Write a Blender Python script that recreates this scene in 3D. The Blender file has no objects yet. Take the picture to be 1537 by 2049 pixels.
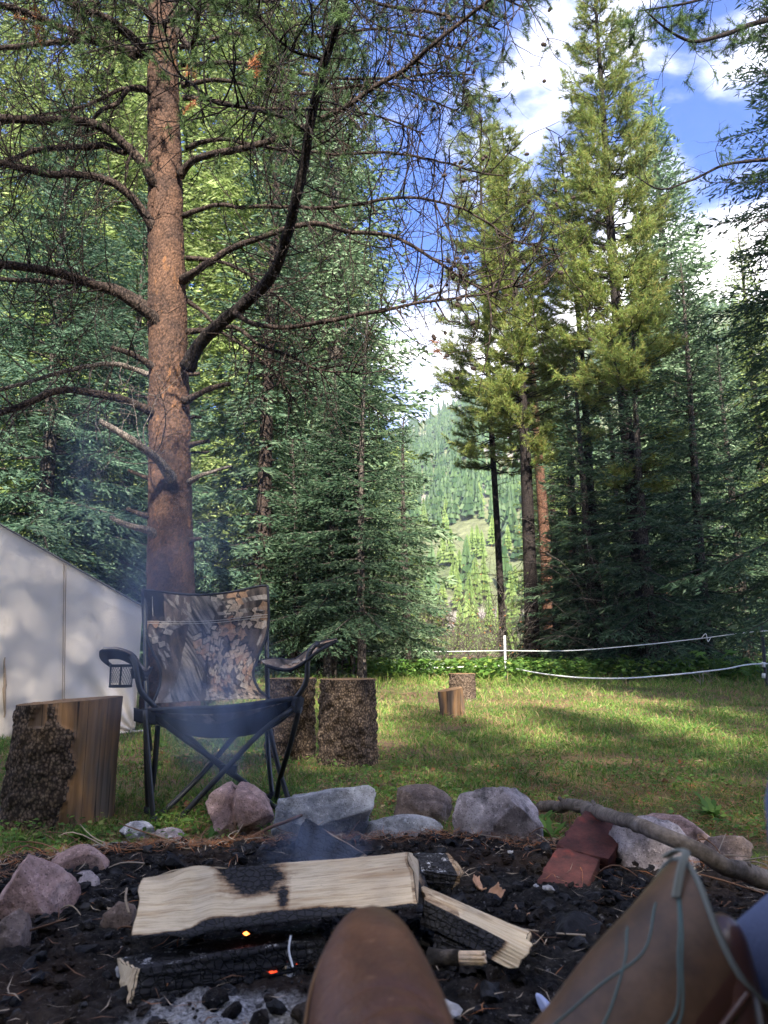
import bpy, bmesh, math, random
import numpy as np
from mathutils import Vector, Matrix
random.seed(7); R = np.random.default_rng(11)
SC = bpy.context.scene
COL = SC.collection
rad = math.radians

# ---------------------------------------------------------------- camera
CAM_H = 0.62; PITCH = rad(10.6); F = 1480.0
cam_d = bpy.data.cameras.new('camera'); cam = bpy.data.objects.new('camera', cam_d); COL.objects.link(cam)
cam.location = (0, 0, CAM_H); cam.rotation_euler = (rad(90) + PITCH, 0, 0)
cam_d.sensor_fit = 'VERTICAL'; cam_d.sensor_height = 36; cam_d.lens = F * 36 / 2049
cam_d.clip_start = 0.02; cam_d.clip_end = 6000
cam_d.dof.use_dof = True; cam_d.dof.focus_distance = 4.0; cam_d.dof.aperture_fstop = 8.0
SC.camera = cam
# ---------------------------------------------------------------- sun and sky
SUN_AZ = (0.10, -1.0)      # towards the sun, on the ground plane
SUN_EL = rad(37)
w = bpy.data.worlds.new('World'); SC.world = w; w.use_nodes = True
nt = w.node_tree; nt.nodes.clear()
def wn(t): return nt.nodes.new(t)
out = wn('ShaderNodeOutputWorld'); bg = wn('ShaderNodeBackground'); sky = wn('ShaderNodeTexSky')
sky.sky_type = 'NISHITA'; sky.sun_disc = False; sky.sun_elevation = SUN_EL
sky.sun_rotation = math.atan2(SUN_AZ[0], SUN_AZ[1]); sky.altitude = 2500; sky.air_density = 1.0; sky.dust_density = 0.3; sky.ozone_density = 2.0
tc = wn('ShaderNodeTexCoord'); mp = wn('ShaderNodeMapping'); mp.inputs['Scale'].default_value = (1.0, 1.0, 1.7); mp.inputs['Location'].default_value = (0.35, 0.1, 0.62)
n1 = wn('ShaderNodeTexNoise'); n1.inputs['Scale'].default_value = 2.6; n1.inputs['Detail'].default_value = 9; n1.inputs['Roughness'].default_value = 0.56; n1.inputs['Distortion'].default_value = 0.25
rp = wn('ShaderNodeValToRGB'); rp.color_ramp.elements[0].position = 0.49; rp.color_ramp.elements[1].position = 0.66
rp.color_ramp.interpolation = 'EASE'
n2 = wn('ShaderNodeTexNoise'); n2.inputs['Scale'].default_value = 6; n2.inputs['Detail'].default_value = 8
rc = wn('ShaderNodeMixRGB'); rc.inputs[1].default_value = (4.2, 4.2, 4.5, 1); rc.inputs[2].default_value = (10.0, 9.7, 9.3, 1)
mx = wn('ShaderNodeMixRGB'); hs = wn('ShaderNodeMixRGB'); hs.blend_type = 'MULTIPLY'; hs.inputs[0].default_value = 1; hs.inputs[2].default_value = (0.16, 0.38, 0.78, 1)
L = nt.links.new
L(tc.outputs['Generated'], mp.inputs[0]); L(mp.outputs[0], n1.inputs['Vector']); L(mp.outputs[0], n2.inputs['Vector'])
L(n1.outputs['Fac'], rp.inputs[0]); L(n2.outputs['Fac'], rc.inputs[0])
L(sky.outputs[0], hs.inputs[1]); L(hs.outputs[0], mx.inputs[1]); L(rc.outputs[0], mx.inputs[2]); L(rp.outputs[0], mx.inputs[0])
L(mx.outputs[0], bg.inputs[0]); bg.inputs[1].default_value = 0.11; L(bg.outputs[0], out.inputs[0])
sd = bpy.data.lights.new('sun', 'SUN'); sun = bpy.data.objects.new('sun', sd); COL.objects.link(sun)
sd.energy = 4.3; sd.angle = rad(0.53); sd.color = (1.0, 0.94, 0.84)
sv = Vector((SUN_AZ[0] * math.cos(SUN_EL), SUN_AZ[1] * math.cos(SUN_EL), math.sin(SUN_EL)))
sun.rotation_euler = sv.to_track_quat('Z', 'Y').to_euler(); sun.location = (0, -5, 30)
SC.view_settings.view_transform = 'Standard'; SC.view_settings.look = 'None'
SC.view_settings.exposure = 2.4; SC.view_settings.gamma = 1
SC.render.engine = 'CYCLES'
cy = SC.cycles; cy.max_bounces = 6; cy.diffuse_bounces = 3; cy.glossy_bounces = 2; cy.transmission_bounces = 3
cy.transparent_max_bounces = 6; cy.volume_bounces = 0; cy.use_denoising = True; cy.caustics_reflective = False; cy.caustics_refractive = False
cy.volume_step_rate = 2.0; cy.volume_max_steps = 96

# ---------------------------------------------------------------- helpers: projection of the photograph's directions into the place
CA, SA = math.cos(PITCH), math.sin(PITCH)
def ray(px, py):
    dx = (px - 768.5) / F; dy = (1024.5 - py) / F
    return np.array([dx, CA - dy * SA, SA + dy * CA])
def P(px, py, Y):
    d = ray(px, py); return np.array([0, 0, CAM_H]) + d * (Y / d[1])
def G(px, py, z=0.0):
    d = ray(px, py); return np.array([0, 0, CAM_H]) + d * ((z - CAM_H) / d[2])
def W(px, Y):      # size of one photo pixel at distance Y
    return px * Y / F

# ---------------------------------------------------------------- noise in numpy
def _h(i, j, k, s):
    n = (i * 374761393 + j * 668265263 + k * 2147483647 + s * 974634777) & 0xffffffff
    n = ((n ^ (n >> 13)) * 1274126177) & 0xffffffff
    n = ((n ^ (n >> 15)) * 2246822519) & 0xffffffff
    return ((n ^ (n >> 16)) & 0xffff) / 65535.0
def vnoise(p, s=0):
    p = np.asarray(p, float); i = np.floor(p).astype(np.int64); f = p - i; f = f * f * (3 - 2 * f)
    r = 0
    for a in (0, 1):
        for b in (0, 1):
            for c in (0, 1):
                wt = (f[..., 0] if a else 1 - f[..., 0]) * (f[..., 1] if b else 1 - f[..., 1]) * (f[..., 2] if c else 1 - f[..., 2])
                r = r + wt * _h(i[..., 0] + a, i[..., 1] + b, i[..., 2] + c, s)
    return r * 2 - 1
def fbm(p, o=4, s=0, g=0.5):
    p = np.asarray(p, float); r = 0; a = 1; t = 0
    for k in range(o):
        r = r + a * vnoise(p * 2 ** k + k * 17.3, s + k); t += a; a *= g
    return r / t
def worley(p, s=0):     # distance to nearest and second nearest cell point, cell random
    p = np.asarray(p, float); i = np.floor(p).astype(np.int64)
    d1 = np.full(p.shape[:-1], 9.0); d2 = d1.copy(); idr = np.zeros_like(d1)
    for a in (-1, 0, 1):
        for b in (-1, 0, 1):
            for c in (-1, 0, 1):
                q = i + np.array([a, b, c])
                o = np.stack([_h(q[..., 0], q[..., 1], q[..., 2], s + t) for t in (1, 2, 3)], -1)
                d = np.linalg.norm(q + o - p, axis=-1); rr = _h(q[..., 0], q[..., 1], q[..., 2], s + 9)
                m = d < d1; d2 = np.where(m, d1, np.minimum(d2, d)); idr = np.where(m, rr, idr); d1 = np.where(m, d, d1)
    return d1, d2, idr
def nrm(v): v = np.asarray(v, float); return v / (np.linalg.norm(v, axis=-1, keepdims=True) + 1e-9)

# ---------------------------------------------------------------- mesh buffer
class Buf:
    def __init__(s): s.v = []; s.f = {3: [], 4: []}; s.fm = {3: [], 4: []}; s.n = 0; s.a = []; s.has = False
    def add(s, v, f, m=0, a=None):
        v = np.asarray(v, float).reshape(-1, 3); f = np.asarray(f, int)
        s.v.append(v); k = f.shape[1]; s.f[k].append(f + s.n); s.fm[k].append(np.full(len(f), m, int))
        if a is not None: s.has = True; s.a.append(np.broadcast_to(np.asarray(a, float), (len(v),)).copy())
        else: s.a.append(np.zeros(len(v)))
        s.n += len(v)
    def more(s, f, m=0):
        f = np.asarray(f, int); k = f.shape[1]; s.f[k].append(f); s.fm[k].append(np.full(len(f), m, int))
    def mesh(s, name, smooth=True, off=(0, 0, 0)):
        me = bpy.data.meshes.new(name); v = np.concatenate(s.v) - np.array(off)
        t = np.concatenate(s.f[3]) if s.f[3] else np.zeros((0, 3), int); q = np.concatenate(s.f[4]) if s.f[4] else np.zeros((0, 4), int)
        me.vertices.add(len(v)); me.vertices.foreach_set('co', v.astype(np.float32).ravel())
        me.loops.add(t.size + q.size); me.polygons.add(len(t) + len(q))
        me.loops.foreach_set('vertex_index', np.concatenate([t.ravel(), q.ravel()]).astype(np.int32))
        ls = np.concatenate([np.arange(len(t)) * 3, t.size + np.arange(len(q)) * 4]).astype(np.int32)
        me.polygons.foreach_set('loop_start', ls)
        mi = np.concatenate([np.concatenate(s.fm[k]) if s.fm[k] else np.zeros(0, int) for k in (3, 4)]).astype(np.int32)
        me.polygons.foreach_set('material_index', mi)
        me.update(calc_edges=True)
        me.polygons.foreach_set('use_smooth', np.full(len(me.polygons), bool(smooth)))
        if s.has:
            at = me.attributes.new('mask', 'FLOAT', 'POINT'); at.data.foreach_set('value', np.concatenate(s.a).astype(np.float32))
        return me
    def build(s, name, mats, parent=None, smooth=True, kind=None, off=None):
        if not isinstance(mats, (list, tuple)): mats = [mats]
        if off is None: off = tuple(parent.location) if parent is not None and parent.parent is None else (0, 0, 0)
        me = s.mesh(name, smooth, off)
        for m in mats: me.materials.append(m)
        o = bpy.data.objects.new(name, me); COL.objects.link(o)
        if parent is not None: o.parent = parent
        if kind: o['kind'] = kind
        return o
def tag(o, label, cat, group=None, kind=None):
    if label: o['label'] = label
    if cat: o['category'] = cat
    if group: o['group'] = group
    if kind: o['kind'] = kind
    return o
def thing(name, label, cat, loc=(0, 0, 0), group=None):
    o = bpy.data.objects.new(name, None); COL.objects.link(o); o.location = tuple(float(x) for x in loc); o.empty_display_size = 0.1
    return tag(o, label, cat, group)
def solo(buf, name, mats, label, cat, base=None, group=None, smooth=True):   # thing that is one mesh
    v = np.concatenate(buf.v)
    if base is None: base = (float(v[:, 0].mean()), float(v[:, 1].mean()), float(v[:, 2].min()))
    o = buf.build(name, mats, None, smooth, off=base); o.location = tuple(float(x) for x in base)
    return tag(o, label, cat, group)
def copy_tree(o, parent=None):
    c = o.copy(); COL.objects.link(c)
    if parent is not None: c.parent = parent
    for ch in list(o.children): copy_tree(ch, c)
    return c

def tube(b, pts, r, n=6, m=0, a=None, cap=False, rough=0.0, seed=0):
    pts = np.asarray(pts, float); k = len(pts); r = np.broadcast_to(np.asarray(r, float), (k,))
    t = np.gradient(pts, axis=0); t = nrm(t)
    up = np.array([0, 0, 1.0]) if abs(t[:, 2].mean()) < 0.8 else np.array([0.0, 1.0, 0])
    u = nrm(np.cross(t, up)); w_ = np.cross(t, u)
    an = np.arange(n) * 2 * math.pi / n
    rr = r[:, None] * np.ones((k, n))
    if rough: rr = rr * (1 + rough * (R.random((k, n)) - .5) * 2)
    v = pts[:, None] + rr[..., None] * (np.cos(an)[None, :, None] * u[:, None] + np.sin(an)[None, :, None] * w_[:, None])
    i = np.arange(k - 1)[:, None] * n; j = np.arange(n)[None]; j2 = (j + 1) % n
    f = np.stack([i + j, i + j2, i + n + j2, i + n + j], -1).reshape(-1, 4)
    n0 = b.n; b.add(v, f, m, a)
    if cap:
        for e, s in ((0, 1), (k - 1, -1)):
            c = b.n; b.add([pts[e]], np.zeros((0, 3), int), m, a)
            idx = n0 + e * n + np.arange(n); nx = np.roll(idx, -1)
            fa = np.stack([np.full(n, c), nx, idx] if s > 0 else [np.full(n, c), idx, nx], -1); b.more(fa, m)
def smooth_path(pts, k=24):
    pts = np.asarray(pts, float); n = len(pts)
    if n < 3: tt = np.linspace(0, n - 1, k); return np.stack([np.interp(tt, range(n), pts[:, c]) for c in range(pts.shape[1])], -1)
    d = np.concatenate([[0], np.cumsum(np.linalg.norm(np.diff(pts[:, :3], axis=0), axis=1) + 1e-6)]); tt = np.linspace(0, d[-1], k)
    m = np.gradient(pts, d, axis=0); i = np.clip(np.searchsorted(d, tt, side='right') - 1, 0, n - 2)
    h = (d[i + 1] - d[i])[:, None]; s = ((tt - d[i])[:, None]) / h
    return (2*s**3-3*s**2+1)*pts[i] + (s**3-2*s**2+s)*h*m[i] + (-2*s**3+3*s**2)*pts[i+1] + (s**3-s**2)*h*m[i+1]
def box(b, c, s, rot=None, m=0, a=None, bev=0.0):
    q = np.array([[x, y, z] for x in (-.5, .5) for y in (-.5, .5) for z in (-.5, .5)]) * np.array(s)
    if rot is not None: q = q @ np.asarray(rot).T
    b.add(q + np.array(c), [[0, 1, 3, 2], [4, 6, 7, 5], [0, 4, 5, 1], [2, 3, 7, 6], [0, 2, 6, 4], [1, 5, 7, 3]], m, a)
def rotm(x=0, y=0, z=0):
    from mathutils import Euler
    return np.array(Euler((x, y, z)).to_matrix())
_ico = {}
def ico(n):
    if n not in _ico:
        bm = bmesh.new(); bmesh.ops.create_icosphere(bm, subdivisions=n, radius=1)
        _ico[n] = (np.array([v.co[:] for v in bm.verts]), np.array([[v.index for v in f.verts] for f in bm.faces])); bm.free()
    return _ico[n]

# ---------------------------------------------------------------- material helper
class M:
    def __init__(s, name, rough=0.8, spec=0.3, coord='Object'):
        s.m = bpy.data.materials.new(name); s.m.use_nodes = True; s.t = s.m.node_tree; s.t.nodes.clear()
        s.o = s.n('ShaderNodeOutputMaterial'); s.p = s.n('ShaderNodeBsdfPrincipled'); s.l(s.p.outputs[0], s.o.inputs[0])
        s.p.inputs['Roughness'].default_value = rough; s.p.inputs['Specular IOR Level'].default_value = spec
        s.c = s.n('ShaderNodeTexCoord').outputs[coord]
    def n(s, t): return s.t.nodes.new(t)
    def l(s, a, b): s.t.links.new(a, b)
    def _in(s, sock, v):
        if hasattr(v, 'is_output') or isinstance(v, bpy.types.NodeSocket): s.l(v, sock)
        else:
            if isinstance(v, (tuple, list)) and len(v) == 3 and len(sock.default_value) == 4: v = (*v, 1)
            sock.default_value = v
    def map(s, scale=(1, 1, 1), rot=(0, 0, 0), vec=None):
        m = s.n('ShaderNodeMapping'); s.l(vec or s.c, m.inputs[0]); m.inputs['Scale'].default_value = scale; m.inputs['Rotation'].default_value = rot; return m.outputs[0]
    def noise(s, sc, det=4, ro=0.55, vec=None, dist=0.0, col=False):
        n = s.n('ShaderNodeTexNoise'); s.l(vec or s.c, n.inputs['Vector']); n.inputs['Scale'].default_value = sc; n.inputs['Detail'].default_value = det
        n.inputs['Roughness'].default_value = ro; n.inputs['Distortion'].default_value = dist; return n.outputs['Color' if col else 'Fac']
    def vor(s, sc, feat='F1', vec=None, out='Distance', rnd=1.0):
        n = s.n('ShaderNodeTexVoronoi'); n.feature = feat; s.l(vec or s.c, n.inputs['Vector']); n.inputs['Scale'].default_value = sc; n.inputs['Randomness'].default_value = rnd; return n.outputs[out]
    def ramp(s, fac, els, interp='LINEAR'):
        r = s.n('ShaderNodeValToRGB'); s.l(fac, r.inputs[0]); e = r.color_ramp.elements; r.color_ramp.interpolation = interp
        while len(e) < len(els): e.new(0.5)
        for x, (p, c) in zip(e, els):
            x.position = p; x.color = (c, c, c, 1) if isinstance(c, (int, float)) else (*c, 1)
        return r.outputs[0]
    def mix(s, fac, a, b, mode='MIX'):
        n = s.n('ShaderNodeMixRGB'); n.blend_type = mode; s._in(n.inputs[0], fac); s._in(n.inputs[1], a); s._in(n.inputs[2], b); return n.outputs[0]
    def math(s, op, a, b=0.0, clamp=False):
        n = s.n('ShaderNodeMath'); n.operation = op; n.use_clamp = clamp; s._in(n.inputs[0], a); s._in(n.inputs[1], b); return n.outputs[0]
    def attr(s, name='mask'):
        n = s.n('ShaderNodeAttribute'); n.attribute_name = name; return n.outputs['Fac']
    def sep(s, vec=None):
        n = s.n('ShaderNodeSeparateXYZ'); s.l(vec or s.c, n.inputs[0]); return n.outputs
    def add(s, vec, off):
        n = s.n('ShaderNodeVectorMath'); n.operation = 'ADD'; s.l(vec, n.inputs[0]); s._in(n.inputs[1], off); return n.outputs[0]
    def warp(s, vec, sc, amt):
        n = s.n('ShaderNodeVectorMath'); n.operation = 'MULTIPLY_ADD'; s.l(s.noise(sc, 3, .5, vec, col=True), n.inputs[0]); n.inputs[1].default_value = (amt,) * 3; s.l(vec, n.inputs[2]); return n.outputs[0]
    def col(s, c): s._in(s.p.inputs['Base Color'], c); return s
    def bump(s, h, st=0.5, d=0.01):
        b = s.n('ShaderNodeBump'); b.inputs['Strength'].default_value = st; b.inputs['Distance'].default_value = d; s.l(h, b.inputs['Height']); s.l(b.outputs[0], s.p.inputs['Normal']); return s

def leaf_mat(name, cols, trans=0.25, big=0.6, rough=0.6):
    m = M(name, rough, 0.25)
    g = m.n('ShaderNodeNewGeometry'); c = m.ramp(g.outputs['Random Per Island'], [(i / (len(cols) - 1), c) for i, c in enumerate(cols)])
    f = m.ramp(m.noise(big, 3), [(0.3, 0.6), (0.7, 1.35)])
    c = m.mix(1.0, c, f, 'MULTIPLY'); m.col(c)
    tr = m.n('ShaderNodeBsdfTranslucent'); m._in(tr.inputs[0], c); ms = m.n('ShaderNodeMixShader'); ms.inputs[0].default_value = trans
    m.l(m.p.outputs[0], ms.inputs[1]); m.l(tr.outputs[0], ms.inputs[2]); m.l(ms.outputs[0], m.o.inputs[0]); return m.m
MAT = {}
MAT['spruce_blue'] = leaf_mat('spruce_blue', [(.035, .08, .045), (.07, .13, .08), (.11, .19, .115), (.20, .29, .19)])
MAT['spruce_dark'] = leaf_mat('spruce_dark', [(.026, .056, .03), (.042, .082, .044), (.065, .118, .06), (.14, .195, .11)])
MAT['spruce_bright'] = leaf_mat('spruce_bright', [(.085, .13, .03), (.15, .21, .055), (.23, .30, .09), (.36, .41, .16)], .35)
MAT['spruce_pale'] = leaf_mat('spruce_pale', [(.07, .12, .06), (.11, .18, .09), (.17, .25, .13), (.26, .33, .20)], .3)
MAT['pine_olive'] = leaf_mat('pine_olive', [(.10, .155, .03), (.16, .23, .05), (.23, .30, .075), (.25, .19, .05), (.32, .39, .12)], .35)
MAT['pine_green'] = leaf_mat('pine_green', [(.035, .07, .022), (.06, .105, .03), (.10, .155, .05)], .25)
MAT['brown_needle'] = leaf_mat('brown_needle', [(.25, .09, .03), (.33, .13, .05), (.15, .07, .035)], .2)
MAT['leaf_green'] = leaf_mat('leaf_green', [(.06, .14, .02), (.10, .2, .035), (.15, .26, .05)], .4)
MAT['leaf_yellow'] = leaf_mat('leaf_yellow', [(.12, .2, .03), (.2, .3, .05), (.28, .34, .08)], .4)
MAT['grass'] = leaf_mat('grass', [(.075, .16, .022), (.12, .215, .032), (.17, .27, .048), (.26, .26, .08)], .35, .5)
MAT['grass_dry'] = leaf_mat('grass_dry', [(.20, .14, .06), (.30, .22, .10), (.36, .29, .15)], .3, .5)
MAT['hill_tree'] = leaf_mat('hill_tree', [(.03, .07, .025), (.055, .105, .035), (.09, .15, .05)], .2, .01)
MAT['valley_tree'] = leaf_mat('valley_tree', [(.10, .16, .035), (.15, .22, .05), (.20, .27, .07)], .3, .02)

def bark(name, a, b, c, sc=30, st=0.8, zs=0.55):
    m = M(name, 0.9, 0.15); v = m.map((1, 1, zs))
    vo = m.vor(sc, 'F1', v); no = m.noise(sc * .35, 6, .65, v); fine = m.noise(sc * 3, 4, .7, v)
    c0 = m.ramp(no, [(0.3, a), (0.5, b), (0.72, c)])
    c1 = m.mix(m.ramp(vo, [(0.25, 0.0), (0.62, 0.85)]), c0, tuple(x * .22 for x in a))
    c2 = m.mix(1.0, c1, m.ramp(fine, [(.3, .55), (.75, 1.5)]), 'MULTIPLY')
    m.col(c2); h = m.mix(.5, m.math('SUBTRACT', 1.0, vo), fine); m.bump(h, st, 0.012); return m.m
MAT['bark_red'] = bark('bark_red', (.11, .06, .042), (.21, .105, .062), (.30, .15, .08), 55)
MAT['bark_limb'] = bark('bark_limb', (.035, .026, .023), (.07, .049, .040), (.12, .085, .062), 60)
MAT['bark_dark'] = bark('bark_dark', (.022, .017, .016), (.035, .027, .024), (.06, .045, .038), 60)
MAT['bark_grey'] = bark('bark_grey', (.06, .05, .042), (.11, .09, .075), (.17, .14, .115), 40)
MAT['bark_stump'] = bark('bark_stump', (.085, .06, .045), (.17, .12, .085), (.28, .21, .155), 95, 1.0, .8)
MAT['deadwood'] = bark('deadwood', (.12, .10, .085), (.2, .165, .14), (.3, .26, .22), 90, .3)
MAT['redwood_trunk'] = bark('redwood_trunk', (.09, .045, .03), (.16, .08, .05), (.22, .12, .075), 40)
def plain(name, c, rough=.6, spec=.4, var=.15, sc=20, bs=0.1):
    m = M(name, rough, spec); m.col(m.mix(1.0, c, m.ramp(m.noise(sc, 5), [(.3, 1 - var), (.7, 1 + var)]), 'MULTIPLY')); m.bump(m.noise(sc * 6, 4), bs, .003); return m.m
exec_order = None

# ================================================================ GROUND AND HILLSIDE
def gz(x, y):
    x = np.asarray(x, float); y = np.asarray(y, float)
    p = np.stack([x * .5, y * .5, 0 * x], -1)
    far = np.clip((np.hypot(x, y) - 2.6) / 3, 0, 1)
    return fbm(p, 3, 5) * .035 * far + vnoise(p * 8, 3) * .006
def build_ground():
    t = np.linspace(-1, 1, 261); xs = np.sign(t) * (np.abs(t) * 6 + np.abs(t) ** 6 * 1500)
    t2 = np.linspace(-1, 1, 321); ys = 4 + np.sign(t2) * (np.abs(t2) * 9 + np.abs(t2) ** 6 * 1500)
    X, Y = np.meshgrid(xs, ys, indexing='ij'); Z = gz(X, Y)
    Z = np.where(Y > 130, Z - 2, Z)
    b = Buf(); nx, ny = X.shape; i = np.arange(nx - 1)[:, None] * ny; j = np.arange(ny - 1)[None]
    f = np.stack([i + j, i + ny + j, i + ny + j + 1, i + j + 1], -1).reshape(-1, 4)
    b.add(np.stack([X, Y, Z], -1), f)
    m = M('ground_soil', .95, .1)
    n1 = m.noise(1.1, 5, .6); n2 = m.noise(9, 6, .7); n3 = m.noise(60, 4, .7); n4 = m.noise(.45, 3, .5, m.add(m.c, (7, 3, 0)))
    green = m.mix(n2, (.045, .07, .018), (.10, .13, .035)); soil = m.mix(n3, (.05, .033, .022), (.17, .115, .07))
    litter = m.mix(n3, (.12, .07, .035), (.27, .17, .09))
    c = m.mix(m.ramp(n1, [(.42, 0), (.58, 1)]), soil, green); c = m.mix(m.ramp(n2, [(.45, 0), (.62, .7)]), c, litter)
    c = m.mix(m.ramp(n4, [(.5, 0), (.62, .6)]), c, litter)
    m.col(m.mix(1.0, c, m.ramp(m.noise(150, 3), [(.3, .5), (.7, 1.5)]), 'MULTIPLY')); m.bump(m.mix(.5, n3, n2), .9, .02)
    tag(b.build('ground', m.m), 'grassy forest meadow floor with brown needle litter', 'ground', kind='structure')
build_ground()
RX = [(-400, 1010), (300, 1000), (700, 945), (790, 872), (880, 818), (940, 775), (975, 762), (1010, 770), (1100, 700), (1300, 640), (1450, 600), (1900, 640)]
def ridge(q):
    rs = np.array([ray(px, py) for px, py in RX]); qq = rs[:, 0] / rs[:, 1]; hh = rs[:, 2] / rs[:, 1]
    return np.interp(q, qq, hh)
def hill(x, y):
    s = (y - 130) / 570.0; q = x / np.maximum(y, 1)
    sp = np.clip(s, 0, 1); h = ridge(q) * 700 * np.where(s <= 1, sp ** 1.15, 1 - (s - 1) * .8)
    p = np.stack([x / 90, y / 90, 0 * x], -1)
    return h + fbm(p, 5, 21) * 22 * sp * (1 - .6 * np.exp(-((s - 1) / .15) ** 2)) - 1.0
def build_hill():
    qs = np.linspace(-1.1, 1.1, 300); ys = np.concatenate([np.linspace(125, 720, 230), np.linspace(730, 1100, 20)])
    Q, Y = np.meshgrid(qs, ys, indexing='ij'); X = Q * Y; Z = hill(X, Y); Z = np.maximum(Z, -3)
    b = Buf(); nx, ny = X.shape; i = np.arange(nx - 1)[:, None] * ny; j = np.arange(ny - 1)[None]
    f = np.stack([i + j, i + ny + j, i + ny + j + 1, i + j + 1], -1).reshape(-1, 4)
    b.add(np.stack([X, Y, Z], -1), f)
    m = M('hill_earth', .95, .1)
    c = m.mix(m.noise(.02, 5), (.07, .11, .035), (.20, .19, .11)); rock = m.mix(m.noise(.15, 6, .7), (.17, .15, .14), (.38, .33, .30))
    c = m.mix(m.ramp(m.noise(.013, 4, .6, m.add(m.c, (3, 60, 0))), [(.53, 0), (.6, 1)]), c, rock)
    c = m.mix(1.0, c, m.ramp(m.noise(.3, 5, .7), [(.3, .6), (.7, 1.35)]), 'MULTIPLY')
    m.col(c); m.bump(m.noise(.2, 8, .7), .8, 3)
    tag(b.build('hillside', m.m), 'steep forested mountainside beyond the trees', 'hillside', kind='structure')
build_hill()
def cone_trees(pos, hh, name, mat, label, tiers=7, spokes=7, fat=.17):
    b = Buf(); n = len(pos); ts = np.arange(tiers) / tiers
    V = []; Fc = []
    for k in range(tiers):       # each tier a ragged star skirt
        z0 = .10 + .86 * k / tiers; z1 = z0 + 1.9 / tiers; r = fat * (1 - k / tiers) ** .8 + .012
        an = np.arange(spokes * 2) * math.pi / spokes
        jit = .75 + .5 * R.random((n, spokes * 2)); rr = r * np.where(np.arange(spokes * 2) % 2, .45, 1.0)[None] * jit
        rot = R.random((n, 1)) * 6; top = np.zeros((n, 1, 3)); top[:, 0, 2] = min(z1, 1)
        ring = np.stack([rr * np.cos(an + rot), rr * np.sin(an + rot), z0 + .03 * (R.random(rr.shape) - .5) * 2], -1)
        v = np.concatenate([top, ring], 1) * np.array(hh)[:, None, None] + np.array(pos)[:, None]
        s2 = spokes * 2; base = (np.arange(n) * (s2 + 1))[:, None]; j = np.arange(s2)[None]
        f = np.stack([base + 0 * j, base + 1 + j, base + 1 + (j + 1) % s2], -1).reshape(-1, 3)
        b.add(v.reshape(-1, 3), f)
    o = b.build(name, mat, smooth=False, kind='stuff'); tag(o, label, 'forest', kind='stuff'); return o
def hill_forest():
    n = 5200; q = R.uniform(-.62, .62, n); s = R.random(n) ** .75; y = 150 + 550 * s; x = q * y
    dn = fbm(np.stack([x / 60, y / 60, 0 * x], -1), 3, 44); keep = dn > -.22 - .1 * (y < 400); x, y = x[keep], y[keep]
    z = hill(x, y) - .3; h = R.uniform(8, 18, len(x)) * np.where(y > 600, .8, 1)
    cone_trees(np.stack([x, y, z], -1), h, 'hillside_forest', MAT['hill_tree'], 'distant conifer forest covering the mountainside', 6, 5, .16)
    n = 800; y = R.uniform(75, 290, n); q = R.uniform(-.55, .6, n); x = q * y
    g = np.abs(q - .09) < .10; z = np.where(y > 135, hill(x, y), 0) - .3
    h = R.uniform(4, 12, n) * np.where(g & (y < 130), .45, 1)
    cone_trees(np.stack([x, y, z], -1), h, 'valley_forest', MAT['valley_tree'], 'sunlit yellow-green young forest in the valley bottom', 9, 7, .19)
hill_forest()
# air
def volume_box(name, lo, hi, dens, colr, label):
    b = Buf(); c = (np.array(lo) + np.array(hi)) / 2; box(b, (0, 0, 0), np.array(hi) - np.array(lo)); m = bpy.data.materials.new(name); m.use_nodes = True; t = m.node_tree; t.nodes.clear(); o = t.nodes.new('ShaderNodeOutputMaterial'); v = t.nodes.new('ShaderNodeVolumePrincipled')
    v.inputs['Density'].default_value = dens; v.inputs['Color'].default_value = (*colr, 1); v.inputs['Anisotropy'].default_value = .25; t.links.new(v.outputs[0], o.inputs['Volume']); ob = b.build(name, m, smooth=False, kind='stuff'); ob.location = tuple(c); tag(ob, label, 'haze', kind='stuff')
volume_box('haze', (-1700, -1600, -4), (1700, 1640, 330), .00028, (.86, .92, 1.0), 'pale blue mountain air between the clearing and the hillside')
# rock outcrop on the slope
def rockv(seed, scale, planes=9, det=4, nz=.12, cut=.62):
    v, f = ico(det); r = np.random.default_rng(seed); v = v.copy()
    for _ in range(planes):
        n = nrm(r.normal(size=3)); d = r.uniform(cut, .92); s = v @ n; m = s > d; v[m] -= np.outer((s[m] - d) * .93, n)
    p = v * 1.3 + seed * 3.7
    v = v * (1 + nz * fbm(p, 5, seed)[:, None] + .05 * (1 - np.abs(fbm(p * 2.5, 4, seed + 3)) * 2)[:, None] + .045 * fbm(p * 7, 4, seed + 5, .65)[:, None])
    return v * np.array(scale), f
m = M('cliff_rock', .9, .2); m.col(m.mix(m.noise(.3, 7, .7), (.16, .13, .12), (.42, .36, .32))); m.bump(m.noise(.5, 8, .75), 1, 1.5); MAT['cliff'] = m.m
oc = thing('rock_outcrop', 'bare grey-pink rock cliff on the mountainside, seen in the gap between the trees', 'cliff', P(930, 1030, 330))
b = Buf()
for k, (px, py, sx) in enumerate([(935, 1012, 9), (975, 1005, 8), (910, 1040, 8), (1000, 1020, 7), (955, 1040, 7)]):
    v, f = rockv(60 + k, (sx, 7, sx * .65), 12, 4, .3); c = P(px, py, 330); b.add(v + c, f)
b.build('rock_face', MAT['cliff'], oc)

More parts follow.
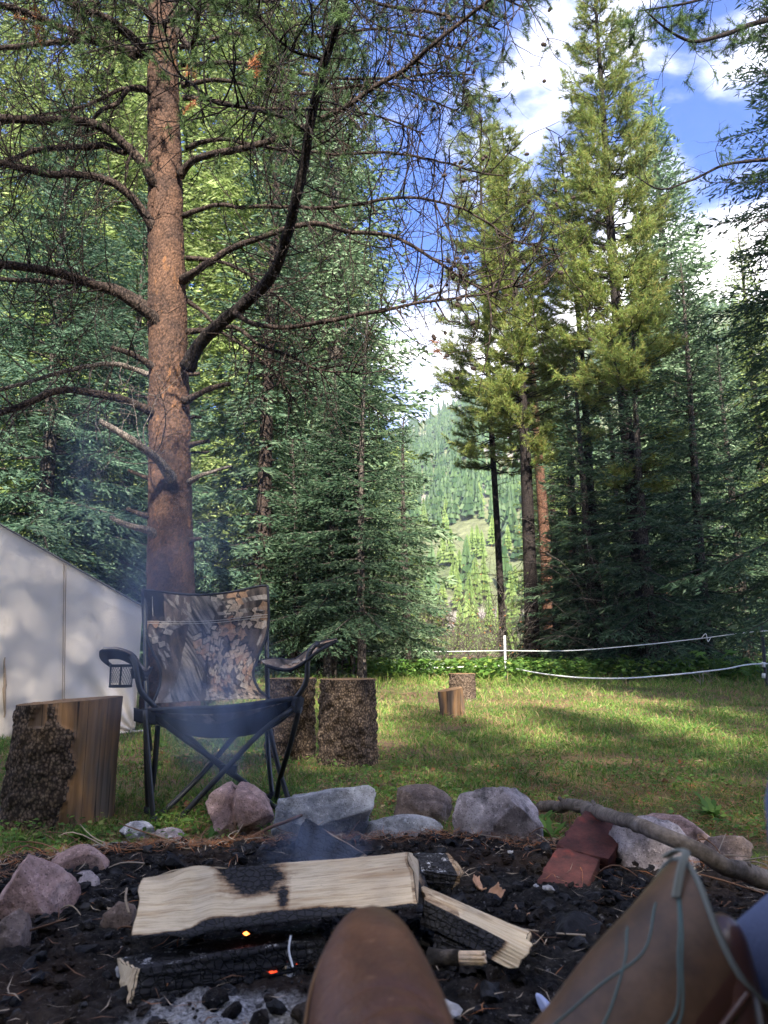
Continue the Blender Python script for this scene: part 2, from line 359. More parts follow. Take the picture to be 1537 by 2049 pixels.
# ================================================================ TREES
def cards(b, base, d, ln, wd, m=0, fold=True):      # narrow folded leaf-sprays: base, direction, length, width
    n = len(base); d = nrm(d); rv = R.normal(size=(n, 3)); s = nrm(np.cross(d, rv)); up = np.cross(d, s)
    mid = base + d * (ln * .45)[:, None]; tip = base + d * ln[:, None]
    A = mid + s * (wd * .5)[:, None] + up * (wd * .15)[:, None]; C = mid - s * (wd * .5)[:, None] + up * (wd * .15)[:, None]
    v = np.stack([base, A, tip, C], 1).reshape(-1, 3); i = np.arange(n)[:, None] * 4
    b.add(v, np.concatenate([i + [[0, 1, 2]], i + [[0, 2, 3]]]), m)
def spray_cross(b, base, d, ln, wd, m=0):           # two crossed sprays per twig
    n = len(base); d = nrm(d); rv = R.normal(size=(n, 3)); s = nrm(np.cross(d, rv)); up = np.cross(d, s)
    mid = base + d * (ln * .4)[:, None]; tip = base + d * ln[:, None]; h = (wd * .5)[:, None]
    v = np.stack([base, tip, mid + s * h, mid - s * h, mid + up * h, mid - up * h], 1).reshape(-1, 3); i = np.arange(n)[:, None] * 6
    b.add(v, np.concatenate([i + [[0, 2, 1, 3]], i + [[0, 4, 1, 5]]]), m)
def trunk_buf(H, r0, lean=(0, 0), n=10, k=16, seed=0, bend=.25):
    b = Buf(); t = np.linspace(0, 1, k); ph = seed * 1.7
    x = lean[0] * t + bend * np.sin(t * 3.1 + ph) * t; y = lean[1] * t + bend * np.cos(t * 2.7 + ph) * t
    pts = np.stack([x, y, H * t - .1], -1); r = r0 * (1 - t) ** .8 + .015; r[0] *= 1.25
    tube(b, pts, r, n, rough=.05); return b, (lambda h: np.array([np.interp(h, pts[:, 2], pts[:, c]) for c in range(3)]))
def spruce(H, Rd, base=.03, tl=.16, dens=1.0, droop=.35, seed=0, mat='spruce_blue', lean=(0, 0), r0=None, ang=(0, 2 * math.pi), top=None, dead=0, fine=True, sub=.42, zmin=0, wood='bark_grey', gap=1.45):
    global R; R = np.random.default_rng(seed + 100)
    tb, cen = trunk_buf(H, r0 or H * .0115 + .02, lean, seed=seed, bend=.12)
    cb = Buf(); lb = Buf(); z = base * H
    B = []; D = []
    while z < H * .985:
        t = z / H; L0 = Rd * ((1 - t) ** .82) * (1 if t > .12 else .75 + 2 * t); nb = R.integers(5, 8)
        a0 = R.uniform(0, 6.28)
        for k in range(nb):
            az = a0 + k * 6.283 / nb + R.normal() * .25; Lb = max(.12, L0 * R.uniform(.62, 1.22)); zb = z + R.normal() * .08
            if ang[1] - ang[0] < 6 and not (ang[0] <= az % 6.283 <= ang[1]): continue
            h = np.array([math.cos(az), math.sin(az), 0]); lat = np.array([-h[1], h[0], 0])
            e = .75 * t ** 1.5 + .12 - .25 * (1 - t); dr = droop * (1 - t)
            s = np.linspace(0, 1, 8); c = cen(zb)
            pl = c + np.outer(s * Lb, h); pl[:, 2] += Lb * (e * s - dr * s ** 1.5 + .30 * dr * s ** 4)
            tube(lb, pl, np.linspace(.010 + .009 * Lb, .004, 8), 3)
            stp = tl * .52 / dens; ss = np.arange(.10 * Lb + .05, Lb, stp) / Lb
            if len(ss) == 0: ss = np.array([.5])
            pc = np.stack([np.interp(ss, s, pl[:, q]) for q in range(3)], -1); tg = nrm(np.gradient(pl, axis=0)); tg = np.stack([np.interp(ss, s, tg[:, q]) for q in range(3)], -1)
            for side in (-1, 1):
                l2 = sub * Lb * (1 - ss) ** .7 * np.minimum(1, ss * 3 + .25) * R.uniform(.7, 1.2, len(ss)) + tl * .7
                d2 = nrm(tg * .75 + side * lat * .8 + np.array([0, 0, -.15]) + R.normal(size=(len(ss), 3)) * .13)
                nt = np.maximum(1, (l2 / (tl * .55)).astype(int)); tot = nt.sum()
                ix = np.repeat(np.arange(len(ss)), nt); off = (np.arange(tot) - np.repeat(np.cumsum(nt) - nt, nt) + .3) / nt[ix]
                bp = pc[ix] + d2[ix] * (l2[ix] * off)[:, None]; bp[:, 2] -= .18 * l2[ix] * off ** 2
                sg = np.where(R.random(tot) < .5, -1, 1)[:, None]
                perp = nrm(np.cross(d2[ix], [0, 0, 1]))
                dd = nrm(d2[ix] * .85 + perp * sg * .6 + R.normal(size=(tot, 3)) * .28 + np.array([0, 0, -.10]))
                keep = (off * l2[ix] + ss[ix] * Lb > .22 * Lb - .1)
                B.append(bp[keep]); D.append(dd[keep])
            B.append(pl[-2:-1]); D.append(tg[-1:])
        z += gap * (.17 + .13 * (1 - t)) * (H / 10) ** .5 / dens
    B = np.concatenate(B); D = np.concatenate(D); ln = tl * R.uniform(.7, 1.35, len(B)); wd = ln * R.uniform(.13, .23, len(B))
    (spray_cross if fine else cards)(cb, B, D, ln, wd * (1 if fine else 1.5))
    for _ in range(dead):
        z0 = R.uniform(.06, max(base, .1) + .05) * H; az = R.uniform(0, 6.28); Lb = R.uniform(.4, 1.4)
        s = np.linspace(0, 1, 5); pl = cen(z0) + np.outer(s * Lb, [math.cos(az), math.sin(az), R.uniform(-.5, .1)]); pl[1:] += R.normal(size=(4, 3)) * .05
        tube(lb, pl, np.linspace(.014, .003, 5), 3)
    return tb, lb, cb, MAT[wood], MAT[mat]
def pine(H, Rd, base=.35, seed=0, mat='pine_olive', lean=(0, 0), r0=.2, tuft=.13, dens=1.0, wood='bark_grey', nneed=12, dead=14, bend=.25, width=.011, up=.35):
    global R; R = np.random.default_rng(seed + 300)
    tb, cen = trunk_buf(H, r0, lean, seed=seed, bend=bend); cb = Buf(); lb = Buf(); z = base * H; TP = []; TD = []
    while z < H * .99:
        t = z / H; u = (z - base * H) / (H * (1 - base)); L0 = Rd * (1 - u) ** .6 * min(1, .5 + 1.6 * u) + .15
        if u < .16 and R.random() < .45: z += .3; continue
        for k in range(R.integers(3, 6)):
            az = R.uniform(0, 6.28); Lb = L0 * R.uniform(.6, 1.15); s = np.linspace(0, 1, 8); h = np.array([math.cos(az), math.sin(az), 0])
            e = up * R.uniform(.3, 1.3) * (.4 + u); pl = cen(z + R.normal() * .1) + np.outer(s * Lb, h); pl[:, 2] += Lb * (e * s + .25 * s ** 3 - .3 * s * (1 - u))
            pl[1:] += R.normal(size=(7, 3)) * .02 * Lb
            tube(lb, pl, np.linspace(.012 + .01 * Lb, .005, 8), 3)
            nsub = max(3, int(Lb / .16 * dens))
            for q in range(nsub):
                sq = R.uniform(.25, 1) ** .8; bp = np.array([np.interp(sq, s, pl[:, c]) for c in range(3)])
                d = nrm(h * .7 + np.array([-h[1], h[0], 0]) * R.choice([-1, 1]) * R.uniform(.3, 1) + np.array([0, 0, R.uniform(-.1, .7)]))
                l2 = R.uniform(.2, .55) * min(1, Lb) * (1.25 - sq * .6); nt = max(2, int(l2 / (tuft * .42)))
                o = np.linspace(.25, 1, nt)[:, None]; pp = bp + d * l2 * o; pp[:, 2] += .12 * l2 * o[:, 0] ** 2
                TP.append(pp); TD.append(np.tile(d, (nt, 1)) + np.array([0, 0, .25]))
                tube(lb, np.stack([bp, pp[-1]]), [.006, .003], 3)
        z += .30 * (H / 15) ** .5 / dens
    TP = np.concatenate(TP); TD = nrm(np.concatenate(TD)); n = len(TP)
    ix = np.repeat(np.arange(n), nneed); d = nrm(TD[ix] * .75 + R.normal(size=(n * nneed, 3)) * .55)
    ln = tuft * R.uniform(.6, 1.1, len(ix)); base_ = TP[ix] + R.normal(size=(len(ix), 3)) * tuft * .08
    sd = nrm(np.cross(d, R.normal(size=d.shape))) * width
    v = np.stack([base_ - sd * .6, base_ + sd * .6, base_ + d * ln[:, None]], 1).reshape(-1, 3)
    # needles of one tuft share an island colour by sharing a hub face pattern
    f = np.arange(len(ix) * 3).reshape(-1, 3); cb.add(v, f)
    for _ in range(dead):
        z0 = R.uniform(.08, base + .05) * H; az = R.uniform(0, 6.28); Lb = R.uniform(.3, 1.6)
        s = np.linspace(0, 1, 6); pl = cen(z0) + np.outer(s * Lb, [math.cos(az), math.sin(az), R.uniform(-.35, .1)]); pl[1:] += np.cumsum(R.normal(size=(5, 3)) * .03, 0)
        tube(lb, pl, np.linspace(.014, .003, 6), 3)
        for q in range(3):
            i = R.integers(1, 5); e = pl[i] + R.normal(size=3) * .22; tube(lb, np.stack([pl[i], (pl[i] + e) / 2 + R.normal(size=3) * .03, e]), [.005, .003, .001], 3)
    return tb, lb, cb, MAT[wood], MAT[mat]
NTRI = [0]
def plant_tree(parts, name, label, loc, group=None, rz=0, cat='tree'):
    tb, lb, cb, mw, mc = parts; o = thing(name, label, cat, (0, 0, 0), group)
    tb.build('trunk', mw, o); lb.build('limbs', mw, o, kind='stuff'); c = cb.build('crown', mc, o, smooth=False, kind='stuff'); NTRI[0] += len(c.data.polygons)
    o.location = tuple(float(q) for q in loc); o.rotation_euler.z = rz; return o
def again(src, label, loc, rz=0, s=1.0, group=None, mat=None):
    o = copy_tree(src); o.location = tuple(float(q) for q in loc); o.rotation_euler.z = rz; o.scale = (s, s, s); o['label'] = label
    if group: o['group'] = group
    if mat:
        for c in o.children:
            if c.name.startswith('crown'): c.material_slots[0].link = 'OBJECT'; c.material_slots[0].material = MAT[mat]
    return o
def gx(px, Y): 
    p = P(px, 1350, Y); return (p[0], Y, float(gz(p[0], Y)) - .02)
SG = 'spruces around the camp clearing'; PG = 'lodgepole pines beyond the rope fence'
# --- left side
tA = plant_tree(spruce(12.0, 3.6, .04, .145, 1.05, .5, 1, 'spruce_blue'), 'spruce_tree', 'blue-green spruce with drooping boughs behind the left part of the canvas tent', gx(60, 13.5), SG)
tA2 = plant_tree(spruce(11.5, 3.2, .03, .15, 1.05, .45, 2, 'spruce_blue'), 'spruce_tree', 'dense blue-green spruce between the tent eave and the big pine trunk', gx(235, 15.5), SG)
tB = plant_tree(spruce(27, 6.0, .10, .27, 1.05, .45, 3, 'spruce_bright', fine=False, gap=1.15), 'spruce_tree', 'tall bright yellow-green conifer filling the upper left behind the big pine limbs', gx(110, 23), SG)
tC = plant_tree(spruce(28, 5.6, .08, .26, 1.05, .40, 4, 'spruce_bright', fine=False, gap=1.15), 'spruce_tree', 'tall sunlit green conifer directly right of the big pine trunk', gx(500, 24), SG)
tC2 = plant_tree(spruce(22.5, 3.7, .05, .22, 1.1, .38, 5, 'spruce_pale', fine=False), 'spruce_tree', 'tall pale green spruce whose right edge borders the blue sky gap', gx(665, 20), SG)
# --- centre group of young spruces behind the chair
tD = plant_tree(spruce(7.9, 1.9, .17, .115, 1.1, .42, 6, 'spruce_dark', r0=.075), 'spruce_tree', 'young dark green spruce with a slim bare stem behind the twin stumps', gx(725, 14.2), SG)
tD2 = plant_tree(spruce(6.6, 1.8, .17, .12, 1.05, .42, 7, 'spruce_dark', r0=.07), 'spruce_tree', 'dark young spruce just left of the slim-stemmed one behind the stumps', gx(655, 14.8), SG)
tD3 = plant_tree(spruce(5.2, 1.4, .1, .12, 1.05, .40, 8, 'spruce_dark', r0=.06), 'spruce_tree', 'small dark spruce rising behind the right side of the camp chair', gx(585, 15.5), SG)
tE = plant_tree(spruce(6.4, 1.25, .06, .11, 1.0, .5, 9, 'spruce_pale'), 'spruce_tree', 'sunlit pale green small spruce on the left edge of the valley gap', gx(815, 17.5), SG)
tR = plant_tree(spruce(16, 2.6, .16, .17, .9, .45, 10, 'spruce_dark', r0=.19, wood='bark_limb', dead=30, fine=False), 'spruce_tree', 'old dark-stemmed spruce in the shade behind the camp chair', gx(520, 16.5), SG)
for k, (px, Y, hh) in enumerate([(640, 15.6, .055), (668, 14.9, .05), (690, 15.8, .06), (706, 15.3, .045), (612, 16.4, .07)]):
    tb, lb, cb, mw, mc = spruce(4.2 + .3 * k, .8, .32, .14, .8, .4, 30 + k, 'spruce_dark', r0=hh, dead=8, fine=False)
    plant_tree((tb, lb, cb, mw, mc), 'sapling_tree', ['thin dark stem just right of the camp chair armrest', 'second thin stem from the left behind the twin stumps', 'thin stem rising behind the middle of the right bark-covered stump', 'slimmest stem left of the bare-stemmed young spruce', 'thin stem half hidden by the camp chair armrest'][k], gx(px, Y), 'thin saplings behind the stumps')
# --- right side
tF = plant_tree(pine(16.3, 1.65, .26, 1, 'pine_olive', (-.1, 0), .20, .17, 2.0, wood='bark_dark'), 'pine_tree', 'lodgepole pine with straight bare dark trunk beside the white fence post', gx(1067, 20), PG)
tF2 = plant_tree(pine(21.3, 2.1, .24, 2, 'pine_olive', (-.3, 0), .11, .19, 1.7, wood='bark_dark'), 'pine_tree', 'olive pine standing behind the straight bare-trunked pine', gx(1010, 24), PG)
tG = plant_tree(pine(19.0, 1.6, .23, 3, 'pine_olive', (-.6, 0), .19, .16, 2.1, wood='bark_dark'), 'pine_tree', 'tallest olive-green pine, trunk leaning left above the dark spruces', gx(1305, 17), PG)
tH = plant_tree(pine(15.5, 1.5, .40, 4, 'pine_olive', (-.4, 0), .13, .16, 1.6, wood='bark_dark'), 'pine_tree', 'slender pine between the bare-trunked pine and the tallest pine', gx(1205, 19.5), PG)
tI = plant_tree(spruce(21.2, 3.7, .05, .23, 1.1, .35, 11, 'spruce_pale', fine=False, gap=.95), 'spruce_tree', 'pale blue-green spruce with pointed top against the clouds on the right', gx(1385, 24.5), SG)
J = [(1118, 22, 4.6, 1.25), (1160, 20, 7.5, 1.7), (1190, 18.5, 8.5, 2.0), (1310, 16.6, 9.0, 2.1), (1420, 17.5, 10.5, 2.2), (1250, 20.5, 9.5, 2.2), (1500, 20, 9.5, 2.4)]
JL = ['small shaded spruce at the foot of the orange-barked pine', 'shaded spruce just right of the bare-trunked pine','dark shaded spruce behind the left half of the fern patch', 'dark shaded spruce around the foot of the tallest leaning pine', 'dark shaded spruce towards the dark fence post', 'shaded spruce between the slender pine and the tallest pine', 'dark spruce behind the dark fence post']
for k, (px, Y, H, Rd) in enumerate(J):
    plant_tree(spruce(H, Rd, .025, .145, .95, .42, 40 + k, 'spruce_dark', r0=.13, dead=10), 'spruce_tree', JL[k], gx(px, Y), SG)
tK = plant_tree(spruce(14.5, 3.2, .16, .13, 1.0, .62, 12, 'spruce_dark', r0=.2), 'spruce_tree', 'big dark spruce with hanging boughs at the right edge of the picture', gx(1745, 11.5), SG)
for k, (px, Y, H) in enumerate([(1105, 30, 17), (1355, 31, 16), (1160, 34, 15)]):
    plant_tree(pine(H, 1.5, .55, 20 + k, 'pine_green', (-.2, 0), .3, .2, .7, wood='redwood_trunk', width=.02, dead=30), 'pine_tree', ['orange-barked old pine glimpsed right of the bare-trunked pine', 'orange-barked pine glimpsed behind the dark spruces', 'orange-barked pine behind the slender pine'][k], gx(px, Y), 'orange-barked pines further back')
# --- further rows that close the background left and right of the gap
FG = 'forest trees of the second row'
rows = [(-120, 30), (40, 34), (190, 31), (330, 36), (420, 33), (600, 38), (700, 33), (1120, 40), (1230, 36), (1330, 42), (1450, 34), (1560, 30), (1640, 38), (-300, 26), (1075, 62), (790, 75), (745, 58), (1110, 52)]
ROWL = ['at the far left above the tent', 'behind the tent spruce, over the tent roof', 'between the tent spruces', 'behind the big pine trunk', 'low between the pine trunk and chair back', 'behind the young spruces, left side', 'behind the young spruces, right side', 'right of the bare-trunked pine', 'behind the slender pine', 'behind the pointed pale spruce foot', 'behind the right dark spruces', 'behind the dark fence post', 'at the right edge behind the hanging boughs', 'beyond the left edge above the tent', 'small in the gap near the bare-trunked pine', 'small in the valley gap, left side', 'small at the left rim of the valley gap', 'small in the gap, right of the bare-trunked pine']
for k, (px, Y) in enumerate(rows):
    s = .85 if not (760 < px < 1080) else .55
    again([tA, tI, tE, tC2][k % 4], 'second-row conifer glimpsed ' + ROWL[k], gx(px, Y), k * 1.3, s if k % 4 != 2 else 1.6 * s, FG, ['spruce_bright', 'spruce_pale', 'spruce_bright', 'spruce_bright'][k % 4])
for k, (px, Y, s) in enumerate([(-90, 31, 1.25), (320, 29, 1.3), (620, 33, 1.1), (180, 35, 1.3), (1760, 30, .9)]): again([tB, tC][k % 2], ['tall bright conifer at the far left behind the tent spruces', 'tall bright conifer straight behind the big pine trunk', 'tall bright conifer behind the pale green spruce', 'tall bright conifer behind the left limbs of the big pine', 'tall conifer behind the dark spruce at the right edge'][k], gx(px, Y), 1 + k, s, FG, 'spruce_bright')
# --- trees behind the camera: the wood this clearing is cut into, their shade lies over the camp
BG = 'forest trees behind the camera'
bk = [(-.3, -9.5, 13.6), (-3.2, -9.0, 17.5), (-4.9, -7, 16), (2.2, -9.8, 12.8), (-1.7, -9.3, 16.5), (.9, -10, 12.9), (3.4, -9.4, 12.4), (6.0, -9.2, 16), (4.6, -9.5, 12.6), (-6.2, -8, 19), (-9.5, -9, 21), (-13, -8, 22), (7.6, -8.5, 24), (10.4, -9, 26), (13.5, -8, 24), (9, -14, 27)]
for k, (x, y, H) in enumerate(bk):
    src, h0 = (tC2, 20.5)
    again(src, 'forest tree standing behind the camera', (x, y, 0), k * 2.1, H / h0, BG, 'spruce_bright')
print('crown quads', NTRI[0])

# ================================================================ THE BIG PINE
R = np.random.default_rng(5)
TY = 7.0
TL = [(342, 1440, 118), (342, 1300, 104), (342, 1150, 96), (341, 1000, 91), (339, 850, 88), (336, 650, 84), (333, 500, 81), (331, 400, 78), (329, 280, 76), (327, 150, 72), (325, 0, 66), (322, -300, 54), (318, -700, 36), (315, -1100, 16)]
big = thing('pine_tree', 'big old pine with thick reddish scaly trunk and bare arching limbs behind the camp chair', 'tree', P(342, 1440, TY) * [1, 1, 0])
def build_big():
    c = np.array([P(x, y, TY) for x, y, w_ in TL]); rr = np.array([w_ * TY / F / 2 * np.linalg.norm(ray(x, y)) ** .0 * 1.0 for x, y, w_ in TL])
    rr = rr * np.array([1 + 0.0 * k for k in range(len(TL))]); c[0, 2] = -.1
    pp = smooth_path(np.column_stack([c, rr]), 3000); zz = np.concatenate([np.linspace(-.1, 9.5, 900), np.linspace(9.6, pp[-1, 2], 60)]); pp = np.stack([np.interp(zz, pp[:, 2], pp[:, c_]) for c_ in range(4)], -1); n = 130; an = np.arange(n) * 2 * math.pi / n
    X = pp[:, None, 0] + 0 * an; Y = pp[:, None, 1] + 0 * an; Z = pp[:, None, 2] + 0 * an
    u = np.stack([np.cos(an)[None] * 3 + 0 * Z, np.sin(an)[None] * 3 + 0 * Z, Z * 10], -1)
    u2 = np.stack([np.cos(an)[None] * pp[:, None, 3], np.sin(an)[None] * pp[:, None, 3], Z], -1)
    q = u2 * np.array([50, 50, 34]); q = q + .45 * np.stack([vnoise(q * .7, 1), vnoise(q * .7, 2), vnoise(q * .7, 3)], -1)
    d1, d2, idr = worley(q, 4)
    d = .006 * np.clip((d2 - d1) * 3, 0, 1) * (.5 + idr) + .016 * fbm(u2 * 5, 4, 8) + .004 * vnoise(u2 * 90, 9)
    r = pp[:, None, 3] + d - .004; r = r * (.95 + .10 * np.exp(-Z / .25))
    v = np.stack([X + r * np.cos(an), Y + r * np.sin(an), Z], -1)
    b = Buf(); k = len(pp); i = np.arange(k - 1)[:, None] * n; j = np.arange(n)[None]; j2 = (j + 1) % n
    b.add(v, np.stack([i + j, i + j2, i + n + j2, i + n + j], -1).reshape(-1, 4), 0, np.clip((d2 - d1) * 3, 0, 1).ravel() * .7 + .3 * idr.ravel())
    m = M('big_bark', .88, .2); a = m.attr(); no = m.noise(3.5, 5, .6); fi = m.noise(120, 4, .7)
    base = m.mix(m.ramp(no, [(.35, 0), (.65, 1)]), (.042, .025, .019), (.080, .043, .027))
    sc_ = m.ramp(a, [(0.04, .12), (.3, .7), (.9, 1.7)]); c0 = m.mix(1.0, base, sc_, 'MULTIPLY')
    org = m.ramp(m.noise(9, 4, .7, m.map((1, 1, .35))), [(.60, 0), (.68, 1)]); c0 = m.mix(m.math('MULTIPLY', org, .3), c0, (.42, .19, .07))
    m.col(m.mix(1.0, c0, m.ramp(fi, [(.3, .6), (.7, 1.4)]), 'MULTIPLY')); m.bump(fi, .5, .006); MAT['big_bark'] = m.m
    b.build('trunk', m.m, big)
build_big()
def tcen(py): return P(np.interp(py, [t[1] for t in TL[::-1]], [t[0] for t in TL[::-1]]), py, TY)
# limbs: photo polyline (x, y, distance), thickness in photo px at start and end, number of twigs, needles 0..1, cones
LIMBS = [
 ([(325, 650, 6.9), (285, 620, 6.75), (240, 588, 6.6), (190, 570, 6.5), (120, 548, 6.3), (0, 530, 6.0), (-160, 545, 5.7)], 32, 22, 34, 0),
 ([(318, 625, 7.0), (288, 605, 7.1), (235, 575, 7.2), (160, 565, 7.2), (60, 562, 7.3), (-40, 556, 7.3)], 20, 11, 22, 0),
 ([(310, 462, 6.9), (288, 425, 6.8), (262, 392, 6.7), (225, 368, 6.6), (180, 352, 6.5), (100, 350, 6.3), (40, 338, 6.2), (-60, 300, 6.0)], 27, 17, 34, 0),
 ([(315, 400, 7.0), (300, 355, 6.8), (262, 300, 6.7), (215, 262, 6.6), (160, 243, 6.5), (90, 240, 6.3), (0, 238, 6.1), (-140, 215, 5.8)], 30, 22, 34, .1),
 ([(250, 305, 6.7), (200, 294, 6.8), (120, 292, 6.8), (60, 304, 6.9), (10, 325, 6.9), (-80, 380, 7)], 20, 12, 20, 0),
 ([(308, 130, 7.0), (280, 90, 6.8), (245, 60, 6.6), (200, 30, 6.4), (150, 8, 6.2), (70, -30, 5.9), (-60, -70, 5.6)], 29, 19, 36, .5),
 ([(305, 118, 7.1), (270, 103, 7.0), (200, 85, 6.9), (140, 62, 6.7), (60, 28, 6.5), (-40, 0, 6.2)], 26, 19, 30, .2),
 ([(270, 112, 7.0), (220, 88, 7.2), (150, 82, 7.3), (70, 90, 7.4), (0, 96, 7.5), (-90, 110, 7.6)], 20, 13, 24, .2),
 ([(310, 180, 7.0), (285, 180, 7.1), (245, 178, 7.2), (190, 205, 7.2), (130, 222, 7.1), (60, 232, 7.0)], 15, 6, 16, .2),
 ([(305, 188, 6.9), (270, 176, 6.8), (235, 205, 6.7), (195, 232, 6.6), (180, 250, 6.6)], 17, 9, 8, .3),
 ([(315, 60, 7.0), (295, 25, 6.7), (260, 5, 6.4), (215, -20, 6.1), (130, -60, 5.7)], 20, 12, 30, .8),
 ([(322, 20, 7.2), (285, -30, 7.0), (210, -80, 6.7), (100, -130, 6.3), (-40, -160, 6.0)], 22, 12, 40, .9),
 ([(312, 755, 6.95), (285, 743, 7.0), (240, 733, 6.9), (175, 733, 6.8), (100, 752, 6.7), (40, 770, 6.6), (-40, 790, 6.5)], 16, 9, 12, 0),
 ([(312, 830, 6.9), (285, 815, 6.75), (240, 798, 6.6), (180, 786, 6.5), (120, 782, 6.3), (65, 804, 6.2), (0, 826, 6.1), (-80, 850, 6.0)], 24, 16, 14, 0),
 ([(375, 735, 6.85), (395, 695, 6.7), (440, 648, 6.5), (495, 602, 6.3), (545, 550, 6.0), (572, 480, 5.7), (592, 400, 5.4), (610, 320, 5.2), (622, 240, 5.0), (645, 140, 4.8), (672, 60, 4.6), (698, -30, 4.4), (720, -140, 4.2)], 33, 19, 62, .12),
 ([(470, 625, 6.3), (510, 650, 6.2), (600, 652, 6.1), (680, 642, 6.0), (760, 622, 5.9), (830, 606, 5.8), (900, 596, 5.7), (970, 586, 5.6), (1060, 562, 5.5)], 16, 4, 44, 0),
 ([(612, 262, 5.1), (570, 240, 4.95), (520, 222, 4.8), (470, 210, 4.7), (430, 200, 4.6), (395, 178, 4.5), (360, 145, 4.4), (340, 90, 4.3), (325, 30, 4.2), (322, -30, 4.1)], 12, 4, 26, .5),
 ([(650, 122, 4.8), (625, 112, 4.7), (590, 104, 4.65), (560, 82, 4.6), (525, 40, 4.5), (490, 0, 4.4)], 11, 6, 20, 1.2),
 ([(366, 560, 6.9), (392, 543, 6.7), (430, 517, 6.5), (480, 492, 6.4), (540, 468, 6.3), (620, 450, 6.3), (700, 462, 6.2), (790, 478, 6.1), (870, 520, 6.0), (930, 560, 6.0), (1000, 600, 5.9)], 23, 5, 46, 0),
 ([(360, 352, 6.9), (380, 328, 6.8), (420, 310, 6.6), (480, 298, 6.4), (560, 275, 6.3), (640, 240, 6.1), (700, 208, 6.0), (755, 170, 5.9), (810, 140, 5.8), (860, 95, 5.6), (920, 45, 5.5), (980, 0, 5.3), (1040, -50, 5.2)], 22, 9, 64, .55),
 ([(370, 296, 7.1), (420, 284, 7.1), (500, 288, 7.0), (580, 302, 6.9), (660, 306, 6.8), (768, 308, 6.6), (860, 318, 6.5), (940, 340, 6.4), (1010, 352, 6.3)], 13, 4, 46, 0),
 ([(362, 130, 7.1), (430, 126, 7.1), (520, 128, 7.1), (600, 146, 7.0), (700, 158, 6.9), (800, 155, 6.8), (880, 146, 6.7), (950, 150, 6.6)], 13, 4, 56, .8),
 ([(362, 170, 7.2), (440, 160, 7.2), (500, 172, 7.1), (600, 188, 7.0), (690, 175, 6.9), (768, 166, 6.8), (860, 200, 6.7), (930, 230, 6.6)], 13, 4, 46, .5),
 ([(366, 196, 7.0), (420, 200, 7.0), (500, 216, 6.9), (600, 218, 6.8), (700, 222, 6.7), (780, 240, 6.6), (850, 270, 6.5)], 13, 4, 40, .3),
 ([(366, 432, 7.0), (420, 415, 6.9), (500, 412, 6.8), (580, 414, 6.7), (660, 420, 6.6), (760, 402, 6.4), (840, 398, 6.3), (900, 406, 6.2), (960, 436, 6.1), (1040, 480, 6.0), (1120, 500, 5.9)], 13, 4, 50, 0),
 ([(372, 516, 7.0), (430, 522, 7.0), (490, 545, 6.9), (545, 585, 6.8), (600, 632, 6.8), (640, 690, 6.7)], 12, 4, 30, 0),
 ([(374, 664, 7.0), (420, 660, 6.9), (470, 655, 6.8), (520, 690, 6.7), (580, 712, 6.6), (640, 740, 6.5), (720, 745, 6.4)], 15, 4, 40, 0),
 ([(372, 600, 7.2), (400, 620, 7.2), (450, 668, 7.1), (500, 700, 7.1), (560, 760, 7.0), (600, 820, 7.0)], 13, 3, 34, 0),
 ([(352, 60, 7.0), (385, 90, 6.7), (395, 40, 6.4), (400, -20, 6.2), (410, -120, 5.9)], 18, 12, 26, .6),
 ([(355, 30, 7.1), (430, 10, 7.0), (540, 0, 6.9), (680, -10, 6.7), (820, 20, 6.4), (900, 30, 6.3), (1000, 60, 6.1)], 17, 5, 64, 1.0),
 ([(352, -40, 7.1), (450, -60, 6.9), (560, -50, 6.6), (700, -40, 6.3), (820, -30, 6.0), (960, -20, 5.8), (1060, 20, 5.7)], 17, 5, 70, 1.0),
 ([(358, 95, 7.3), (460, 70, 7.3), (560, 60, 7.2), (640, 75, 7.1), (740, 60, 7.0), (850, 75, 6.9), (950, 110, 6.8)], 13, 4, 60, .9),
 ([(345, 960, 6.75), (320, 925, 6.6), (290, 900, 6.4), (250, 872, 6.25), (222, 855, 6.2), (198, 842, 6.15)], 26, 15, 4, 0),
 ([(318, 740, 6.9), (290, 722, 6.8), (262, 708, 6.7), (222, 695, 6.6)], 22, 13, 3, 0),
 ([(312, 1070, 6.85), (285, 1058, 6.75), (255, 1048, 6.65), (222, 1034, 6.6)], 22, 12, 0, 0),
 ([(312, 1035, 6.9), (285, 1030, 6.9), (254, 1018, 6.9)], 18, 11, 0, 0), ([(305, 960, 7.0), (285, 953, 7.0), (257, 941, 7.0)], 13, 10, 0, 0),
 ([(308, 800, 7.1), (290, 794, 7.1), (272, 790, 7.2)], 12, 9, 0, 0),
 ([(368, 802, 6.85), (395, 790, 6.75), (425, 775, 6.7), (462, 768, 6.7)], 19, 12, 1, 0), ([(378, 748, 7.1), (395, 748, 7.1), (400, 747, 7.1)], 12, 10, 0, 0),
 ([(375, 892, 7.0), (398, 886, 7.0), (420, 882, 7.0)], 15, 10, 0, 0), ([(378, 965, 6.9), (405, 950, 6.8), (430, 942, 6.8), (462, 933, 6.7)], 14, 7, 0, 0),
 ([(375, 838, 7.1), (390, 834, 7.1), (403, 836, 7.1)], 11, 8, 0, 0), ([(378, 1082, 6.9), (392, 1079, 6.9), (404, 1077, 6.9)], 15, 8, 0, 0),
 ([(382, 905, 7.1), (398, 905, 7.1), (418, 904, 7.2)], 7, 5, 0, 0)]
tw_pts = []           # (point, direction) where needles may sit
cone_pts = []
def rough_tube(b, pts, r, n, m=0, amt=.12):
    tube(b, pts, r, n, m, rough=amt)
